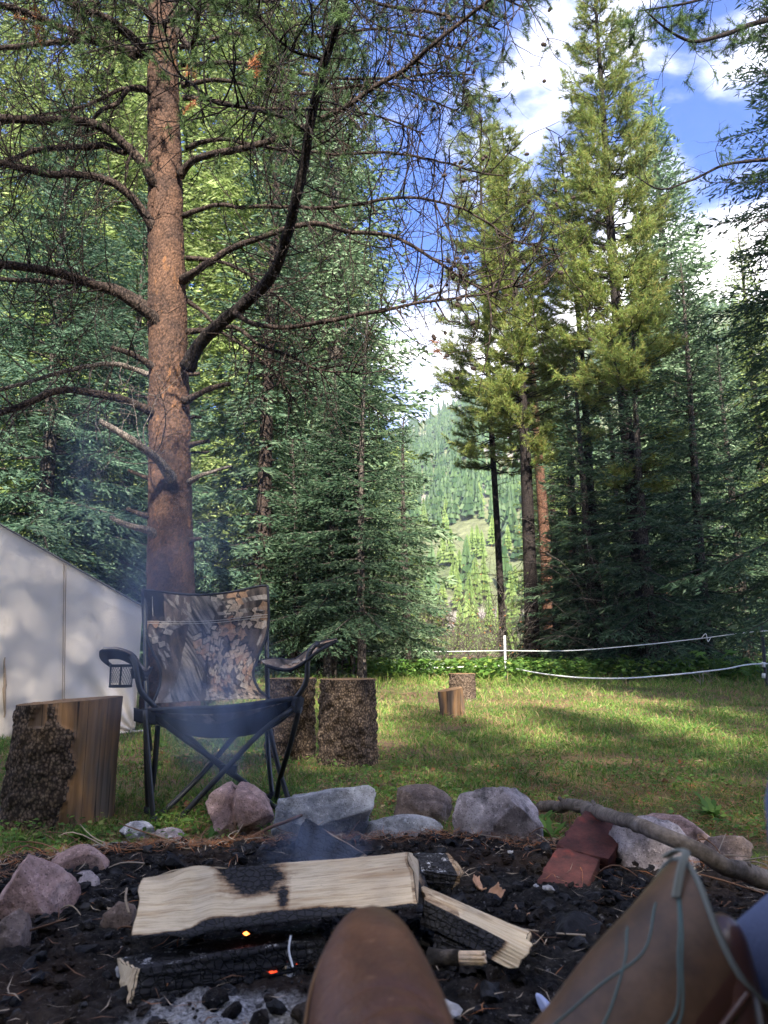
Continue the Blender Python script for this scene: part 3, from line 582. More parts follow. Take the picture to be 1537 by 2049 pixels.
def twig(b, p0, d, L0, r0, depth, grav, store):
    k = 7; p = [np.array(p0)]; d = nrm(np.array(d, float)); curl = R.normal(size=3) * .28
    for i in range(k - 1):
        d = nrm(d + curl * .35 + R.normal(size=3) * .16 + np.array([0, 0, grav])); p.append(p[-1] + d * L0 / (k - 1))
    p = np.array(p); tube(b, smooth_path(p, 9) if depth == 0 else p, np.linspace(r0, r0 * .28, 9 if depth == 0 else k), 4 if depth == 0 else 3)
    store.append((p[-1], d, depth))
    if depth < 2:
        for q in range(R.integers(2, 5) if depth == 0 else R.integers(0, 3)):
            i = R.integers(2, k); t = nrm(p[min(i, k - 1)] - p[i - 1]); dd = nrm(t * .6 + nrm(np.cross(t, R.normal(size=3))) * .8)
            twig(b, p[i], dd, L0 * R.uniform(.35, .7), r0 * .55, depth + 1, grav, store)
for li, (pts, w0, w1, ntw, ned) in enumerate(LIMBS):
    c = np.array([P(x, y, Y) for x, y, Y in pts]); Ys = np.array([p[2] for p in pts]); n = len(c)
    wr = np.linspace(w0, w1, n) * Ys / F / 2 * (.88 if li == 14 else .78)
    if w0 > 11 and np.linalg.norm(c[0] - tcen(pts[0][1])) < .45: wr[0] *= 1.25
    pp = smooth_path(np.column_stack([c, wr]), max(14, n * 7)); kk = len(pp)
    stub = ntw <= 1
    if not stub or n > 3: pp[2:-1, :3] += (fbm(pp[2:-1, :3] * 3.5 + li, 3, li)[:, None] * nrm(R.normal(size=3)) * .035)
    b = Buf(); tube(b, pp[:, :3], pp[:, 3], 9 if w0 > 14 else 6, rough=.10, cap=True)
    # knots and broken twig stubs
    for q in range(int(ntw * .7)):
        i = R.integers(3, kk - 1); t = nrm(pp[i, :3] - pp[i - 1, :3]); d = nrm(np.cross(t, R.normal(size=3))); l = R.uniform(.03, .09)
        tube(b, np.stack([pp[i, :3], pp[i, :3] + d * (pp[i, 3] + l)]), [.007, .004], 4)
    store = []
    for q in range(int(ntw * (1.6 if pts[-1][0] < 400 else 1.0))):
        f = R.uniform(.16, 1.0) ** .85; i = min(kk - 1, int(f * (kk - 1))); i = max(2, i); t = nrm(pp[i, :3] - pp[i - 1, :3])
        d = nrm(np.cross(t, R.normal(size=3))); d = nrm(d * np.array([1, .8, 1]) + t * R.uniform(.1, .8) + np.array([0, 0, -.12]))
        twig(b, pp[i, :3], d, R.uniform(.25, .95), R.uniform(.0045, .0095), 0, R.choice([-.12, .05, .13]), store)
    far = pts[-1][0] > 720
    dark = li in (14, 16, 17)
    grey = li in (12, 32, 34, 41)
    b.build('branch', MAT['bark_dark'] if dark else MAT['deadwood'] if grey else MAT['bark_limb'], big)
    for p, d, dep in store:
        if R.random() < ned * (.42 if dep else .3) * (.55 if 760 < F * p[0] / max(p[1], .1) + 768 < 960 else 1): tw_pts.append((p, d))
        if 0 < dep and (p[0] > .3) and R.random() < .22: cone_pts.append(p)
        elif ntw > 30 and R.random() < .02: cone_pts.append(p)
def tufts(b, items, per=70, ln=.062, wd=.0022, m=0):
    if not items: return
    p = np.array([i[0] for i in items]); d = nrm(np.array([i[1] for i in items])); n = len(p)
    ix = np.repeat(np.arange(n), per); off = R.random(len(ix)); base_ = p[ix] - d[ix] * (off * .13)[:, None]
    dd = nrm(d[ix] * .55 + R.normal(size=(len(ix), 3)) * .55); l = ln * R.uniform(.7, 1.15, len(ix)); sd = nrm(np.cross(dd, R.normal(size=dd.shape))) * wd
    b.add(np.stack([base_ - sd, base_ + sd, base_ + dd * l[:, None]], 1).reshape(-1, 3), np.arange(len(ix) * 3).reshape(-1, 3), m)
nb = Buf(); tufts(nb, tw_pts, 80); nb.build('crown', MAT['pine_green'], big, smooth=False, kind='stuff')
bn = Buf(); its = []
for px, py, Y in [(380, 125, 5.2), (60, 25, 6.0), (70, 60, 6.2), (875, 700, 6.0), (385, 215, 6), (520, 120, 5.2)]:
    for k in range(3): its.append((P(px + R.normal() * 6, py + R.normal() * 8, Y), nrm(R.normal(size=3) + [0, 0, 1])))
tufts(bn, its, 60, .055, .0024); bn.build('dry_needles', MAT['brown_needle'], big, smooth=False, kind='stuff')
def cone_mesh():
    b = Buf(); z = np.linspace(-.024, .024, 8); r = .017 * np.sqrt(np.clip(1 - (z / .026) ** 2, .02, 1)); n = 9
    for i in range(8):
        pass
    an = np.arange(n) * 2 * math.pi / n
    v = np.array([[(r[i] * (1.0 if (i + j) % 2 else .72)) * math.cos(an[j] + i * .3), (r[i] * (1.0 if (i + j) % 2 else .72)) * math.sin(an[j] + i * .3), z[i]] for i in range(8) for j in range(n)])
    i = np.arange(7)[:, None] * n; j = np.arange(n)[None]; b.add(v, np.stack([i + j, i + (j + 1) % n, i + n + (j + 1) % n, i + n + j], -1).reshape(-1, 4)); return b.mesh('pine_cone', False)
cm = cone_mesh(); MAT['cone'] = plain('cone_brown', (.045, .032, .026), .8, .2); cm.materials.append(MAT['cone'])
R.shuffle(cone_pts)
for p in cone_pts[:150]:
    o = bpy.data.objects.new('pine_cone', cm); COL.objects.link(o); o.parent = big; o.location = tuple(np.array(p) - np.array(big.location)); o.rotation_euler = tuple(R.uniform(0, 3, 3)); s = R.uniform(.8, 1.15); o.scale = (s, s, s)

# overhanging branches at the top right: a pine whose trunk stands outside the picture
def hang_branch(root, pts, w0, w1, ntw, ned, mat='bark_dark'):
    c = np.array([P(*p) for p in pts]); wr = np.linspace(w0, w1, len(c)) * pts[0][2] / F / 2; pp = smooth_path(np.column_stack([c, wr]), len(c) * 6)
    b = Buf(); tube(b, pp[:, :3], pp[:, 3], 6, rough=.1, cap=True); store = []
    for q in range(ntw):
        i = R.integers(3, len(pp)); t = nrm(pp[i, :3] - pp[i - 1, :3]); d = nrm(nrm(np.cross(t, R.normal(size=3))) * .8 + t * .7)
        twig(b, pp[i, :3], d, R.uniform(.12, .45), .004, 0, .03, store)
    b.build('branch', MAT[mat], root); return [(p, d) for p, d, dep in store if R.random() < ned]
rp_ = thing('pine_tree', 'pine mostly outside the picture, needled branches hanging in at the top right', 'tree', (4.6, 6.0, 0))
b = Buf(); tube(b, [(4.6, 6, -.1), (4.65, 6, 4), (4.6, 6.1, 8), (4.5, 6.2, 13)], [.2, .17, .12, .03], 16, rough=.06); b.build('trunk', MAT['bark_red'], rp_)
it = hang_branch(rp_, [(1720, -60, 6), (1600, 20, 5.8), (1500, 50, 5.6), (1440, 72, 5.4), (1380, 82, 5.3), (1330, 55, 5.2), (1290, 20, 5.1)], 14, 3, 34, .35)
it += hang_branch(rp_, [(1700, -160, 6), (1560, -80, 5.7), (1460, -25, 5.5), (1380, 5, 5.3), (1280, 22, 5.2)], 12, 3, 40, .9)
it += hang_branch(rp_, [(1800, 250, 6), (1650, 290, 6), (1537, 318, 5.9), (1450, 330, 5.8), (1380, 362, 5.7), (1310, 376, 5.6), (1270, 350, 5.6)], 10, 2, 22, .05)
it += hang_branch(rp_, [(1800, 600, 6), (1650, 480, 6), (1537, 440, 5.9), (1500, 455, 5.8)], 10, 2, 8, .2)
nb = Buf(); tufts(nb, it, 60, .06, .0022); nb.build('crown', MAT['pine_green'], rp_, smooth=False, kind='stuff')

# ================================================================ WALL TENT
m = M('canvas', .85, .15); cn = m.noise(.9, 4); st_ = m.noise(5, 6, .7, m.map((1, 1, .6)))
c = m.mix(m.ramp(cn, [(.3, 0), (.7, 1)]), (.76, .66, .57), (.84, .76, .68)); c = m.mix(m.ramp(st_, [(.60, 0), (.72, .35)]), c, (.42, .33, .25))
dz = m.ramp(m.sep()[2], [(0.0, .75), (.12, .25), (.3, 0)]); c = m.mix(m.math('MULTIPLY', dz, m.ramp(st_, [(.4, 0), (.6, 1)])), c, (.30, .24, .17))
m.col(c); m.bump(m.noise(400, 2), .15, .001)
tr = m.n('ShaderNodeBsdfTranslucent'); m._in(tr.inputs[0], c); ms = m.n('ShaderNodeMixShader'); ms.inputs[0].default_value = .12
m.l(m.p.outputs[0], ms.inputs[1]); m.l(tr.outputs[0], ms.inputs[2]); m.l(ms.outputs[0], m.o.inputs[0]); MAT['canvas'] = m.m
MAT['seam'] = plain('seam_thread', (.42, .30, .20), .9, .1); MAT['piping'] = plain('roof_piping', (.20, .19, .18), .8, .2)
cor = P(285, 1215, 6.0); cor_b = G(285, 1466); cor[:2] = cor_b[:2] if abs(cor_b[1] - 6) < 3 else cor[:2]
cor = P(285, 1215, cor_b[1]); gd = nrm(np.array([-.91, -.42, 0])); dd_ = nrm(np.array([-.46, .89, 0]))
eave = cor[2]; lp = None
# where does the ray (0,1052) meet the gable plane
nrm_g = np.array([-gd[1], gd[0], 0]); dr = ray(0, 1052); tt = ((cor - [0, 0, CAM_H]) @ nrm_g) / (dr @ nrm_g); q0 = np.array([0, 0, CAM_H]) + dr * tt
u0 = (q0 - cor) @ gd; slope = (q0[2] - eave) / u0; HW = 2.1
tent = thing('wall_tent', 'off-white canvas wall tent with sloping roof edge at the left of the clearing', 'tent', (cor[0], cor[1], 0))
def gable(u, v): # u along gable, v 0..1 up
    top = eave + slope * np.where(u < HW, u, 2 * HW - u); p = cor[None, None] * [1, 1, 0] + gd * u[..., None]; p[..., 2] = v * top
    wr = .035 * fbm(np.stack([u * 1.1, v * .8, 0 * u], -1), 3, 31) + .014 * vnoise(np.stack([u * 3 + v * 2.5, v * 1.5, 0 * u], -1), 32)
    pull = np.exp(-((u) ** 2 + (v * 1.0) ** 2) / .25); ang = np.arctan2(v * 1.0 + .01, u + .02); wr = wr + .02 * np.sin(ang * 16) * pull
    wr = wr * np.minimum(1, (1 - v) * 8 + .15); return p + nrm_g * wr[..., None] * np.sign(-(nrm_g[1]))
us = np.linspace(0, 2 * HW, 260); vs = np.linspace(0, 1, 110); U, V = np.meshgrid(us, vs, indexing='ij')
b = Buf(); g = gable(U, V); n0, n1_ = U.shape; i = np.arange(n0 - 1)[:, None] * n1_; j = np.arange(n1_ - 1)[None]
b.add(g, np.stack([i + j, i + n1_ + j, i + n1_ + j + 1, i + j + 1], -1).reshape(-1, 4)); b.build('end_wall', MAT['canvas'], tent)
DL = 4.2
def quadsheet(a, bb, c_, d_, name, mat, nu=20, nv=20, wav=.03):
    u, v = np.meshgrid(np.linspace(0, 1, nu), np.linspace(0, 1, nv), indexing='ij'); a, bb, c_, d_ = map(np.array, (a, bb, c_, d_))
    p = (a * (1 - u[..., None]) + bb * u[..., None]) * (1 - v[..., None]) + (d_ * (1 - u[..., None]) + c_ * u[..., None]) * v[..., None]
    p[..., 2] += wav * fbm(p * 1.5, 3, 3) * np.sin(u * math.pi) ; B_ = Buf(); i = np.arange(nu - 1)[:, None] * nv; j = np.arange(nv - 1)[None]
    B_.add(p, np.stack([i + j, i + nv + j, i + nv + j + 1, i + j + 1], -1).reshape(-1, 4)); return B_.build(name, mat, tent)
z0 = np.array([0, 0, 1.0]); cb0 = cor * [1, 1, 0]; rdg = cb0 + gd * HW + z0 * (eave + slope * HW); far_e = cb0 + gd * 2 * HW
quadsheet(cb0, cb0 + dd_ * DL, cb0 + dd_ * DL + z0 * eave, cb0 + z0 * eave, 'side_wall', MAT['canvas'])
quadsheet(far_e, far_e + dd_ * DL, far_e + dd_ * DL + z0 * eave, far_e + z0 * eave, 'side_wall', MAT['canvas'])
ov = -gd * .05 - z0 * slope * .05
quadsheet(cb0 + z0 * (eave + .012) + ov, cb0 + z0 * (eave + .012) + dd_ * DL + ov, rdg + dd_ * DL + z0 * .012, rdg + z0 * .012, 'roof', MAT['canvas'], wav=.05)
quadsheet(far_e + z0 * (eave + .012), far_e + z0 * (eave + .012) + dd_ * DL, rdg + dd_ * DL + z0 * .012, rdg + z0 * .012, 'roof', MAT['canvas'], wav=.05)
quadsheet(cb0 + dd_ * DL, far_e + dd_ * DL, far_e + dd_ * DL + z0 * eave, cb0 + dd_ * DL + z0 * eave, 'back_wall', MAT['canvas'])
b = Buf(); tube(b, smooth_path([cb0 + z0 * (eave + .008) + ov, rdg + z0 * .01], 20) - nrm_g * np.sign(nrm_g[1]) * .02, .007, 5); b.build('roof_edge_piping', MAT['piping'], tent)
def on_gable(px, py, off=.006):
    dr = ray(px, py); t = ((cor - [0, 0, CAM_H]) @ nrm_g) / (dr @ nrm_g); p = np.array([0, 0, CAM_H]) + dr * t; u = np.array([[(p - cor) @ gd]]); top = eave + slope * u[0, 0]
    q = gable(u, np.array([[np.clip(p[2] / top, 0, 1)]]))[0, 0]; return q - nrm_g * np.sign(nrm_g[1]) * off
for xx in (128, 132):
    b = Buf(); tube(b, [on_gable(xx - (y - 1140) * .012, y) for y in range(1128, 1440, 12)], .0022, 4); b.build('seam', MAT['seam'], tent)
b = Buf(); tube(b, [on_gable(9 + (y % 7) * .3, y, .01) for y in range(1315, 1440, 8)], [.004 + .008 * math.sin(k / 15 * 3) for k in range(16)], 5); b.build('door_slit', MAT['seam'], tent)
b = Buf(); tube(b, [on_gable(285 - k * 14, 1462 + k * 1.2, .012) for k in range(22)], .009, 5); b.build('hem', MAT['canvas'], tent)

# ================================================================ STUMPS
def stump_mats(): pass
m = M('stump_top', .9, .1); s_ = m.sep(); rr = m.math('SQRT', m.math('ADD', m.math('MULTIPLY', s_[0], s_[0]), m.math('MULTIPLY', s_[1], s_[1])))
ring = m.math('SINE', m.math('MULTIPLY', m.math('ADD', rr, m.math('MULTIPLY', m.noise(9, 3), .02)), 700)); c = m.mix(m.ramp(ring, [(.0, .3), (1, .8)]), (.16, .10, .055), (.36, .22, .12))
m.col(m.mix(1.0, c, m.ramp(m.noise(30, 4), [(.3, .5), (.7, 1.2)]), 'MULTIPLY')); m.bump(m.noise(80, 5), .5, .005); MAT['stump_top'] = m.m
m = M('bare_wood', .8, .25); v = m.map((1, 1, .05)); g1 = m.noise(16, 5, .6, v); g2 = m.noise(70, 4, .7, v); pos = m.noise(4.5, 3, .6, m.map((1.6, 1.6, .35)))
c = m.ramp(pos, [(.30, (.055, .048, .046)), (.45, (.11, .075, .055)), (.56, (.23, .125, .055)), (.7, (.12, .095, .075))]); c = m.mix(1.0, c, m.ramp(g1, [(.3, .45), (.7, 1.3)]), 'MULTIPLY')
crk = m.ramp(m.noise(11, 2, .5, m.map((1, 1, .02))), [(.492, 1), (.5, .12), (.508, 1)]); c = m.mix(1.0, c, crk, 'MULTIPLY')
m.col(m.mix(1.0, c, m.ramp(g2, [(.3, .7), (.7, 1.2)]), 'MULTIPLY')); m.bump(m.mix(.5, g1, g2), .6, .006); MAT['bare_wood'] = m.m
def stump(label, px, pyb, w_px, h_px, barkf=None, seed=0, tilt=(0, 0), flare=.04, slant=0.0, group=None, taper=0.0, rough=1.0):
    g = G(px, pyb - 4); Y = g[1]; r = w_px * Y / F / 2; H = h_px * Y / F; Y2 = Y + r * .8; loc = (P(px, pyb, Y2)[0], Y2, 0)
    o = thing('tree_stump', label, 'stump', (*loc[:2], float(gz(*loc[:2])) - .01), group); n = 150; k = 90
    an = np.arange(n) * 2 * math.pi / n; zz = np.linspace(-.03, 1, k) ; A, Z = np.meshgrid(an, zz * H, indexing='xy')
    q = np.stack([np.cos(A) * r, np.sin(A) * r, Z], -1); q2 = q * np.array([45, 45, 30]) * .22 / max(.15, r) ** .5 + seed
    q2 = q2 + .4 * np.stack([vnoise(q2 * .6, 1), vnoise(q2 * .6, 2), vnoise(q2 * .6, 3)], -1); d1, d2, idr = worley(q2, seed)
    mask = np.ones_like(A) if barkf is None else np.clip(barkf(A, Z / H) * 12, 0, 1)
    bk_ = .013 * rough * np.clip((d2 - d1) * 2.5, 0, 1) * (.3 + idr) + .01 * rough * vnoise(q * 25, seed + 1) + .006
    wood = .0022 * vnoise(q * np.array([60, 60, 2.0]), 5) + .007 * vnoise(q * np.array([14, 14, 1]), 6)
    rr = r * (1 + flare * np.exp(-Z / H * 6) - taper * Z / H + .05 * vnoise(np.stack([np.cos(A) * 1.3, np.sin(A) * 1.3, Z / H * .8 + seed], -1), 7)) + mask * (bk_ + .006) + (1 - mask) * wood - .01
    Zs = Z + slant * np.cos(A) * r * (Z / H); b = Buf(); vtx = np.stack([rr * np.cos(A), rr * np.sin(A), Zs], -1)
    i = np.arange(k - 1)[:, None] * n; j = np.arange(n)[None]; j2 = (j + 1) % n; f = np.stack([i + j, i + j2, i + n + j2, i + n + j], -1).reshape(-1, 4)
    mk = mask.ravel()[f].mean(1) > .5; b.add(vtx.reshape(-1, 3), f[mk], 0); b.more(f[~mk], 1)
    T = np.array(rotm(*[rad(a) for a in tilt], 0)); b.v[0] = b.v[0] @ T.T
    bo = b.build('bark_and_wood', [MAT['bark_stump'], MAT['bare_wood']], None); bo.parent = o
    tb = Buf(); rad_ = np.linspace(0, 1, 14); top = vtx[-1]; v = np.stack([top * s_ + (1 - s_) * top.mean(0) for s_ in rad_], 0); v[1:-1, :, 2] += .004 * vnoise(v[1:-1] * 40, 3)
    i = np.arange(13)[:, None] * n; tb.add((v.reshape(-1, 3)) @ T.T + [0, 0, .001], np.stack([i + j, i + n + j, i + n + j2, i + j2], -1).reshape(-1, 4))
    to = tb.build('cut_top', MAT['stump_top'], None); to.parent = o; return o, r, H, loc
def leftbark(A, z):   # camera side is A=-90deg; bark covers the left part with a ragged edge and a missing strip near the top
    a = ((A + math.pi / 2 - .40 + math.pi) % (2 * math.pi)) - math.pi     # 0 facing the camera, + to the right
    u = np.sin(np.clip(a, -1.57, 1.57)); front = np.abs(a) < 1.75
    edge = np.interp(z, [0, .18, .25, .45, .78, .82, .93, 1], [-.02, -.02, .12, .16, .10, -.1, -.22, -.3]); 
    e = edge + .05 * vnoise(np.stack([z * 14, 0 * z, 0 * z], -1), 3) + .03 * vnoise(np.stack([z * 50, 0 * z, 0 * z], -1), 8)
    mk = (e - u) * 3
    miss = (u > -.58 + .05 * np.sin(z * 20)) & (u < -.40) & (z > .82); mk = np.where(miss, -1, mk); mk = np.where((u < -.93), -1, mk); return np.where(front, mk, -1)
stump('large weathered chopping stump at the left edge, half stripped of its rough bark', 115, 1662, 212, 236, leftbark, 3, (0, 1.2), .03, .09, taper=-.0, rough=.6)
SGp = 'stumps by the chair'
stump('bark-covered stump with a dark knot hole, right one of the pair behind the chair', 694, 1534, 106, 164, None, 5, (0, 0), .03, 0, SGp)
stump('bark-covered stump half hidden behind the camp chair, left one of the pair', 579, 1524, 90, 154, None, 6, (0, 0), .05, 0, SGp)
0 and stump('thicker old stump top peeking out behind the pair of bark-covered stumps', 655, 1490, 60, 126, None, 7, (0, 0), .05, 0, SGp)
o, r_, H_, l_ = stump('small leaning weathered stump out on the meadow, in front of the other small one', 907, 1440, 54, 54, lambda A, z: -1 + 0 * A, 8, (3, -6), .04, 0.05)
stump('small upright bark-covered stump out on the meadow, behind the leaning one', 926, 1406, 50, 54, None, 9, (0, 0), .12, 0)

def setattrf(o, name, vals): a = o.data.attributes.new(name, 'FLOAT', 'POINT'); a.data.foreach_set('value', np.asarray(vals, np.float32).ravel())
def setcol(o, name, vals):
    a = o.data.color_attributes.new(name, 'FLOAT_COLOR', 'POINT'); v = np.ones((len(vals), 4), np.float32); v[:, :3] = vals; a.data.foreach_set('color', v.ravel())
# ================================================================ FIRE RING
R = np.random.default_rng(77)
PIT = (-.05, 1.78, 1.32, .78)      # centre and half sizes
def pit_h(x, y):
    e = np.clip(1 - (((x - PIT[0]) / PIT[2]) ** 2 + ((y - PIT[1]) / PIT[3]) ** 2), -1, 1)
    p = np.stack([x, y, 0 * x], -1)
    d1, d2, idr = worley(p * 22 + .5 * vnoise(p * 9, 3)[..., None], 7); e1, e2, _ = worley(p * 55, 17)
    return -.03 + .085 * np.clip(e * 2.2 + .3, 0, 1) ** .6 + (.022 * fbm(p * 5, 4, 9) + .026 * (.55 - d1) * idr + .010 * (.5 - e1)) * np.clip(e * 3 + .4, 0, 1)
xs = np.linspace(-1.6, 1.55, 620); ys = np.linspace(.8, 2.65, 400); X, Y = np.meshgrid(xs, ys, indexing='ij'); Z = pit_h(X, Y)
b = Buf(); n0, n1_ = X.shape; i = np.arange(n0 - 1)[:, None] * n1_; j = np.arange(n1_ - 1)[None]
d = np.hypot((X + .25) / .24, (Y - 1.30) / .17); ash = np.clip(1.15 - d + .5 * fbm(np.stack([X * 9, Y * 9, 0 * X], -1), 4, 2), 0, 1)
b.add(np.stack([X, Y, Z], -1), np.stack([i + j, i + n1_ + j, i + n1_ + j + 1, i + j + 1], -1).reshape(-1, 4), 0, ash.ravel())
m = M('charcoal_ash', .95, .08); nn = m.noise(38, 6, .75); n2_ = m.noise(130, 4, .7); big_ = m.noise(2.6, 4, .6)
c = m.mix(m.ramp(nn, [(.45, 0), (.75, 1)]), (.008, .008, .009), (.05, .045, .042)); c = m.mix(m.ramp(m.noise(70, 4, .8), [(.60, 0), (.68, .7)]), c, (.22, .21, .21))
c = m.mix(m.ramp(big_, [(.48, 0), (.7, .6)]), c, m.mix(n2_, (.015, .010, .008), (.085, .052, .034)))
ac = m.mix(m.ramp(n2_, [(.35, 0), (.7, 1)]), (.05, .05, .052), (.50, .49, .50)); c = m.mix(m.ramp(m.math('MULTIPLY', m.attr(), m.math('ADD', nn, .45)), [(.5, 0), (.95, 1)]), c, ac)
m.col(c); m.bump(m.mix(.5, nn, n2_), 1.0, .012); MAT['charcoal'] = m.m
tag(b.build('charcoal_bed', MAT['charcoal'], kind='stuff'), 'bed of black charcoal and pale ash inside the fire ring', 'charcoal', kind='stuff')
m = M('coal', .7, .2); m.col(m.mix(m.ramp(m.noise(30, 4), [(.5, 0), (.75, 1)]), (.006, .006, .008), (.05, .05, .055))); m.bump(m.noise(90, 5), .6, .004); MAT['coal'] = m.m
m = M('ashchip', .9, .1); m.col(m.mix(m.noise(60, 4), (.14, .13, .13), (.5, .49, .5))); MAT['ash_chip'] = m.m
def chunks(n, s0, s1, mats, name, label, cat, box_=None, fl=.6, wts=None):
    b = Buf(); v0, f0 = ico(2)
    for k in range(n):
        while True:
            x = R.uniform(-1.4, 1.3); y = R.uniform(1.0, 2.5)
            if ((x - PIT[0]) / PIT[2]) ** 2 + ((y - PIT[1]) / PIT[3]) ** 2 < .9: break
        s = s0 + (s1 - s0) * R.random() ** 2.5; v = v0 * (1 + .35 * R.normal(size=(len(v0), 1)) * .6) * s * np.array([1, R.uniform(.5, 1), fl * R.uniform(.6, 1)])
        v = np.clip(v, -s * .8, s * .8) @ rotm(*R.uniform(-.6, .6, 2), R.uniform(0, 6)).T
        b.add(v + [x, y, float(pit_h(np.array(x), np.array(y))) + s * .3], f0, R.choice(len(mats), p=wts))
    tag(b.build(name, [MAT[q] for q in mats], smooth=False, kind='stuff'), label, cat, kind='stuff')
chunks(3000, .003, .024, ['coal', 'charcoal', 'ash_chip'], 'charcoal_chunks', 'small broken charcoal lumps strewn over the fire ring', 'charcoal', wts=[.44, .545, .015])
def litter(n, region, l0, l1, w, name, mats, label, kindcat, zf, wts=None, curve=False):
    x, y = region(n); z = zf(x, y); a = R.uniform(0, 6.28, n); l = R.uniform(l0, l1, n); e = R.normal(size=n) * .22
    d = np.stack([np.cos(a) * np.cos(e), np.sin(a) * np.cos(e), np.abs(np.sin(e))], -1); c = np.stack([x, y, z + .004 + R.random(n) * .012], -1); s = nrm(np.cross(d, [0, 0, 1.0]) + R.normal(size=(n, 3)) * .3) * w
    mid = c + s * 0 + nrm(np.cross(d, R.normal(size=(n, 3)))) * (l * .1)[:, None]
    A = c - d * (l / 2)[:, None]; B = c + d * (l / 2)[:, None]; v = np.stack([A, mid - s, B, mid + s], 1).reshape(-1, 3); b = Buf()
    mi = R.choice(len(mats), n, p=wts); ids = np.arange(n)[:, None] * 4 + [[0, 1, 2, 3]]; b.v.append(v); b.a.append(np.zeros(len(v))); b.n = len(v)
    for k in range(len(mats)): b.more(ids[mi == k], k)
    tag(b.build(name, [MAT[q] for q in mats], smooth=False, kind='stuff'), label, kindcat, kind='stuff')
MAT['twig_pale'] = plain('twig_pale', (.30, .24, .18), .8, .2); MAT['twig_brown'] = plain('twig_brown', (.14, .075, .045), .8, .2)
def pit_region(n):
    a = R.uniform(0, 6.28, n); r = np.sqrt(R.uniform(.12, 1.1, n)); return PIT[0] + PIT[2] * r * np.cos(a), PIT[1] + PIT[3] * r * np.sin(a)
def rim_region(n):
    a = R.uniform(-.2, 3.5, n); r = R.uniform(.72, 1.12, n); return PIT[0] + PIT[2] * r * np.cos(a), PIT[1] + PIT[3] * r * np.sin(a)
zp = lambda x, y: np.maximum(pit_h(x, y), gz(x, y)) + .004
litter(7000, rim_region, .03, .085, .0013, 'needle_litter', ['brown_needle', 'twig_brown', 'twig_pale'], 'dry orange pine needles and bits around the fire ring', 'needles', zp, [.5, .35, .15])
litter(5200, lambda n: ((lambda y: (R.uniform(.15, .62, n) * y, y))(R.uniform(2.45, 3.6, n))), .03, .08, .0013, 'needle_litter', ['brown_needle', 'twig_brown', 'grass_dry'], 'brown needle litter in the grass right of the ring', 'needles', lambda x, y: gz(x, y) + .006, [.5, .3, .2])
litter(7000, lambda n: ((lambda y: (R.uniform(-.62, .62, n) * y, y))(np.exp(R.uniform(.95, 2.4, n)))), .03, .09, .0016, 'needle_litter', ['brown_needle', 'twig_brown', 'grass_dry'], 'brown needles and straws strewn through the meadow grass', 'needles', lambda x, y: gz(x, y) + .006, [.3, .3, .4])
litter(1800, pit_region, .02, .07, .0012, 'needle_litter', ['brown_needle', 'twig_brown', 'twig_pale'], 'scattered dry needles and straws lying on the charcoal', 'needles', zp, [.3, .3, .4])
# thin twigs curling on the pit
b = Buf()
for k in range(150):
    x, y = rim_region(1) if k % 3 else pit_region(1); x = float(x[0]); y = float(y[0]); z = float(zp(np.array(x), np.array(y))); a = R.uniform(0, 6.28); l = R.uniform(.05, .2)
    s = np.linspace(0, 1, 6); p = np.array([x, y, z + .006]) + np.outer(s * l, [math.cos(a), math.sin(a), R.uniform(0, .25)]); p += np.outer(np.sin(s * 3), R.normal(size=3) * .018); p[:, 2] = np.maximum(p[:, 2], z)
    tube(b, p, np.linspace(.0025, .0012, 6), 4, k % 2)
tag(b.build('twigs', [MAT['twig_pale'], MAT['twig_brown']], kind='stuff'), 'thin dry twigs lying around the fire', 'twigs', kind='stuff')

# ---- stones
def stone_mat(name, a, b_, c_, soot=0.0):
    m = M(name, .82, .3); n1 = m.noise(5, 6, .65); n2 = m.noise(60, 5, .75); v_ = m.vor(130)
    c = m.ramp(n1, [(.35, a), (.5, b_), (.66, c_)]); c = m.mix(m.ramp(n2, [(.55, 0), (.66, .65)]), c, tuple(min(1, x * 1.9 + .05) for x in b_)); c = m.mix(m.ramp(v_, [(.12, .75), (.3, 0)]), c, tuple(x * .3 for x in a))
    if soot:
        g = m.n('ShaderNodeNewGeometry'); s = m.ramp(m.noise(6, 5, .7, m.add(m.c, (5, 5, 1))), [(.62 - soot * .25, 0), (.75 - soot * .2, .85)]); c = m.mix(s, c, (.02, .019, .02))
    f_ = m.noise(22, 6, .75); c = m.mix(1.0, c, m.ramp(f_, [(.32, .45), (.5, 1), (.7, 1.35)]), 'MULTIPLY'); m.col(c); m.bump(m.mix(.5, f_, n2), .9, .012); return m.m
MAT['st_pink'] = stone_mat('granite_pink', (.19, .115, .10), (.31, .20, .175), (.42, .31, .28), .3)
MAT['st_grey'] = stone_mat('granite_grey', (.14, .14, .145), (.29, .285, .29), (.45, .45, .46), .35)
MAT['st_white'] = stone_mat('stone_white', (.28, .26, .26), (.45, .43, .43), (.62, .60, .60), .1)
MAT['st_brown'] = stone_mat('stone_brown', (.085, .06, .052), (.15, .11, .095), (.22, .17, .15), .3)
MAT['st_pinkw'] = stone_mat('granite_pink_white', (.17, .14, .145), (.33, .28, .28), (.52, .46, .46), .5)
SGR = 'stones ringing the fire pit'
